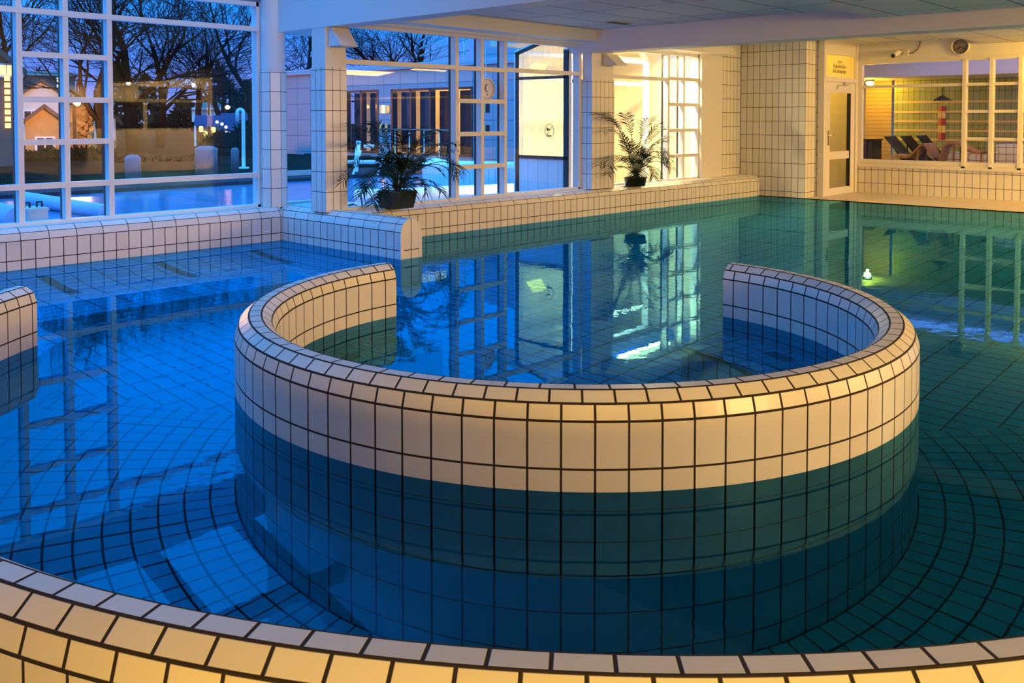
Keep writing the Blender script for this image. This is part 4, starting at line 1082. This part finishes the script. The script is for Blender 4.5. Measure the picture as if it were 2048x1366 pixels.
tree(210, 38, 15, 15, 'bare tree in line with the upright beside the kiosk', -.1, 1.1, .36)
tree(12, 42, 16, 16, 'bare tree beside the dark tower house', .05, 1.0, .34)
tree(612, 46, 17, 17, 'bare tree seen between the two left columns', .0, 1.0, .3)
tree(835, 48, 16, 18, 'thick bare tree above the white annex roof', -.05, 1.3, .42)
tree(745, 52, 16, 19, 'bare tree left of the annex, behind the near column', .1, 1.3, .36)
tree(395, 58, 17, 20, 'distant bare tree behind the hipped house', 0, 1.1, .3)

# second storey box on the annex roof
o = thing('rooftop_frame', 'thin steel frame and white box on the annex roof', 'rooftop structure', (24, 21, zt+.5))
p = onx(948, 110, 23.5)
b = MB(); b.box(23.5, 26, 14.5, p[1]-.1, zt+.3, 5.4); b.build('box', M['panel'], o)
b = MB()
for k in range(4):
    b.tube([(23.3, p[1]+.1, 3.9+.45*k), (23.3, p[1]+2.8, 3.55+.28*k)], .035, 6)
b.tube([(23.3, p[1]+.3, 3.4), (23.3, p[1]+.3, 5.5)], .035, 6); b.build('frame', M['steel'], o)

# ------------------------------------------------------------------ the bright end of the hall, opposite the windows (seen mirrored in the panes)
YK = -8.45
b = MB(); b.box(-6, 17, YK-.2, YK, -.2, 5.0); one(b, 'wall_back', M['white'], kind='structure')
ko = thing('reception_kiosk', 'lit reception kiosk with serving windows, mirrored in the large window', 'kiosk', (14, YK, 0))
kx0, kx1 = 10.6, 17.2
b = MB(); b.box(kx0, 15.2, YK, YK+.6, .0, .95); b.box(15.2, 16.85, YK, YK+.3, .0, .12); b.build('counter', M['white'], ko)
b = MB(); b.box(kx0, 16.85, YK+.0, YK+.5, 2.35, 2.68); b.build('fascia', M['white'], ko)
for xa, xb, z0, z1 in ((10.8, 12.5, 1.1, 1.9), (12.65, 14.6, 1.1, 1.9), (15.5, 16.4, 1.0, 1.95), (15.5, 16.4, .25, .8), (12.4, 14.4, 2.0, 2.3), (14.0, 15.0, .3, .8)):
    b = MB(); b.box(xa, xb, YK, YK+.04, z0, z1); b.build('window', M['dark'] if z0 > .9 else M['brick'], ko)

# ------------------------------------------------------------------ lights
def point(name, loc, e, col, r=.12):
    l = bpy.data.lights.new(name, 'POINT'); l.energy = e; l.color = col; l.shadow_soft_size = r
    o = bpy.data.objects.new(name, l); o.location = loc; C.objects.link(o); return o
def area(name, loc, target, e, col, sx, sy):
    l = bpy.data.lights.new(name, 'AREA'); l.shape = 'RECTANGLE'; l.size = sx; l.size_y = sy; l.energy = e; l.color = col
    o = bpy.data.objects.new(name, l); o.location = loc; C.objects.link(o)
    o.rotation_euler = (Vector(target)-Vector(loc)).to_track_quat('-Z', 'Y').to_euler(); return o
WARM = (1, .58, .19); GOLD = (1, .50, .012)
area('hall lamp', (12.2, -2.6, 2.66), (12.2, -2.3, 0), 750, WARM, 2.6, 1.2)
area('hall lamp', (14.8, -3.0, 2.66), (14.8, -2.7, 0), 330, WARM, 2.6, 1.2)
area('end lamp', (15.4, -.3, 2.66), (15.4, 0, 0), 110, GOLD, 1.2, .8)
area('deck lamp', (15.9, 2.7, 2.67), (16.2, 5.4, 0.6), 110, GOLD, .6, .6)
area('rear fill', (-2.2, -3.2, 1.8), (2.0, 1.6, .2), 55, WARM, 1.4, 1.0)  # added warm fill behind the camera, no fixture there
area('rear fill', (3.4, -5.0, 1.9), (4.2, 1.5, .2), 350, WARM, 1.4, 1.0)  # second added fill, unseen, warms the front of the round wall
point('rim fill', (-.3, -.6, .5), 225, GOLD, .1)  # added golden fill without a fixture, gilds the near side of the rim
for x in (11.5, 13.5, 15.5): point('kiosk lamp', (x, YK+1.3, 2.42), 480, WARM, .05)
_p = onx(1740, 165, 20.6); point('spot lamp light', (_p[0], _p[1], _p[2]-.13), 45, GOLD, .03)
point('lounge lamp', (19.0, 3.0, 2.2), 26, GOLD, .04)
area('lounge ceiling fill', (18.2, 5.2, 2.15), (18.2, 5.2, 4), 38, (.42, .45, 1), .25, 3.6)  # added cool fill, stands in for blue window light on the lounge ceiling
point('passage lamp', (16.2, 7.9, 2.5), 26, GOLD, .06)
area('porch lamp', (12.6, 8.73, 2.49), (12.6, 9.1, 0), 260, (1, .76, .30), 1.3, .12)
for y in (21.6, 23.4, 26.5): point('annex lamp', (XW+2.2, y, 2.5), 130, (1, .58, .12), .05)

# dusk sky
w = bpy.data.worlds.new('dusk'); bpy.context.scene.world = w; w.use_nodes = True
nt = w.node_tree; nt.nodes.clear()
wo = nt.nodes.new('ShaderNodeOutputWorld'); bg = nt.nodes.new('ShaderNodeBackground')
tc = nt.nodes.new('ShaderNodeTexCoord'); sp = nt.nodes.new('ShaderNodeSeparateXYZ'); nt.links.new(tc.outputs['Generated'], sp.inputs[0])
cr = nt.nodes.new('ShaderNodeValToRGB'); cr.color_ramp.elements.remove(cr.color_ramp.elements[0])
E_ = cr.color_ramp.elements
E_[0].position = 0; E_[0].color = (.14, .20, .60, 1)
for p_, c_ in ((.05, (.10, .22, .80, 1)), (.10, (.02, .27, 1, 1)), (.16, (.0, .30, 1, 1)), (.3, (.0, .35, 1, 1)), (1.0, (.06, .36, 1, 1))):
    e = E_.new(p_); e.color = c_
nt.links.new(sp.outputs[2], cr.inputs[0])
st_ = nt.nodes.new('ShaderNodeMapRange'); st_.inputs['From Min'].default_value = .08; st_.inputs['From Max'].default_value = .5
st_.inputs['To Min'].default_value = 1.3; st_.inputs['To Max'].default_value = 4.2
nz = nt.nodes.new('ShaderNodeTexNoise'); nz.inputs['Scale'].default_value = 5; nt.links.new(tc.outputs['Generated'], nz.inputs['Vector'])
mm = mth(nt, 'MULTIPLY_ADD', nz.outputs['Fac'], .5, .75)
nt.links.new(sp.outputs[2], st_.inputs['Value'])
nt.links.new(mth(nt, 'MULTIPLY', st_.outputs[0], mm), bg.inputs['Strength'])
nt.links.new(cr.outputs[0], bg.inputs['Color']); nt.links.new(bg.outputs[0], wo.inputs[0])

# ------------------------------------------------------------------ camera and view
cam = bpy.data.cameras.new('camera'); co = bpy.data.objects.new('camera', cam); C.objects.link(co)
cam.sensor_width = 36; cam.lens = 36*F/2048; cam.shift_y = -(683-CY)/2048; cam.clip_start = .05; cam.clip_end = 600
co.location = (0, 0, EYE); co.rotation_euler = (math.pi/2-PIT, 0, YAW-math.pi/2)
sc = bpy.context.scene; sc.camera = co
sc.view_settings.view_transform = 'Standard'; sc.view_settings.look = 'None'; sc.view_settings.gamma = 1; sc.view_settings.exposure = -0.06
sc.view_settings.use_curve_mapping = False
cy = sc.cycles; cy.max_bounces = 10; cy.diffuse_bounces = 3; cy.glossy_bounces = 4; cy.transmission_bounces = 8; cy.transparent_max_bounces = 16
cy.caustics_refractive = True; cy.caustics_reflective = False; cy.blur_glossy = 1.0; cy.sample_clamp_indirect = 30.0
cy.use_denoising = True
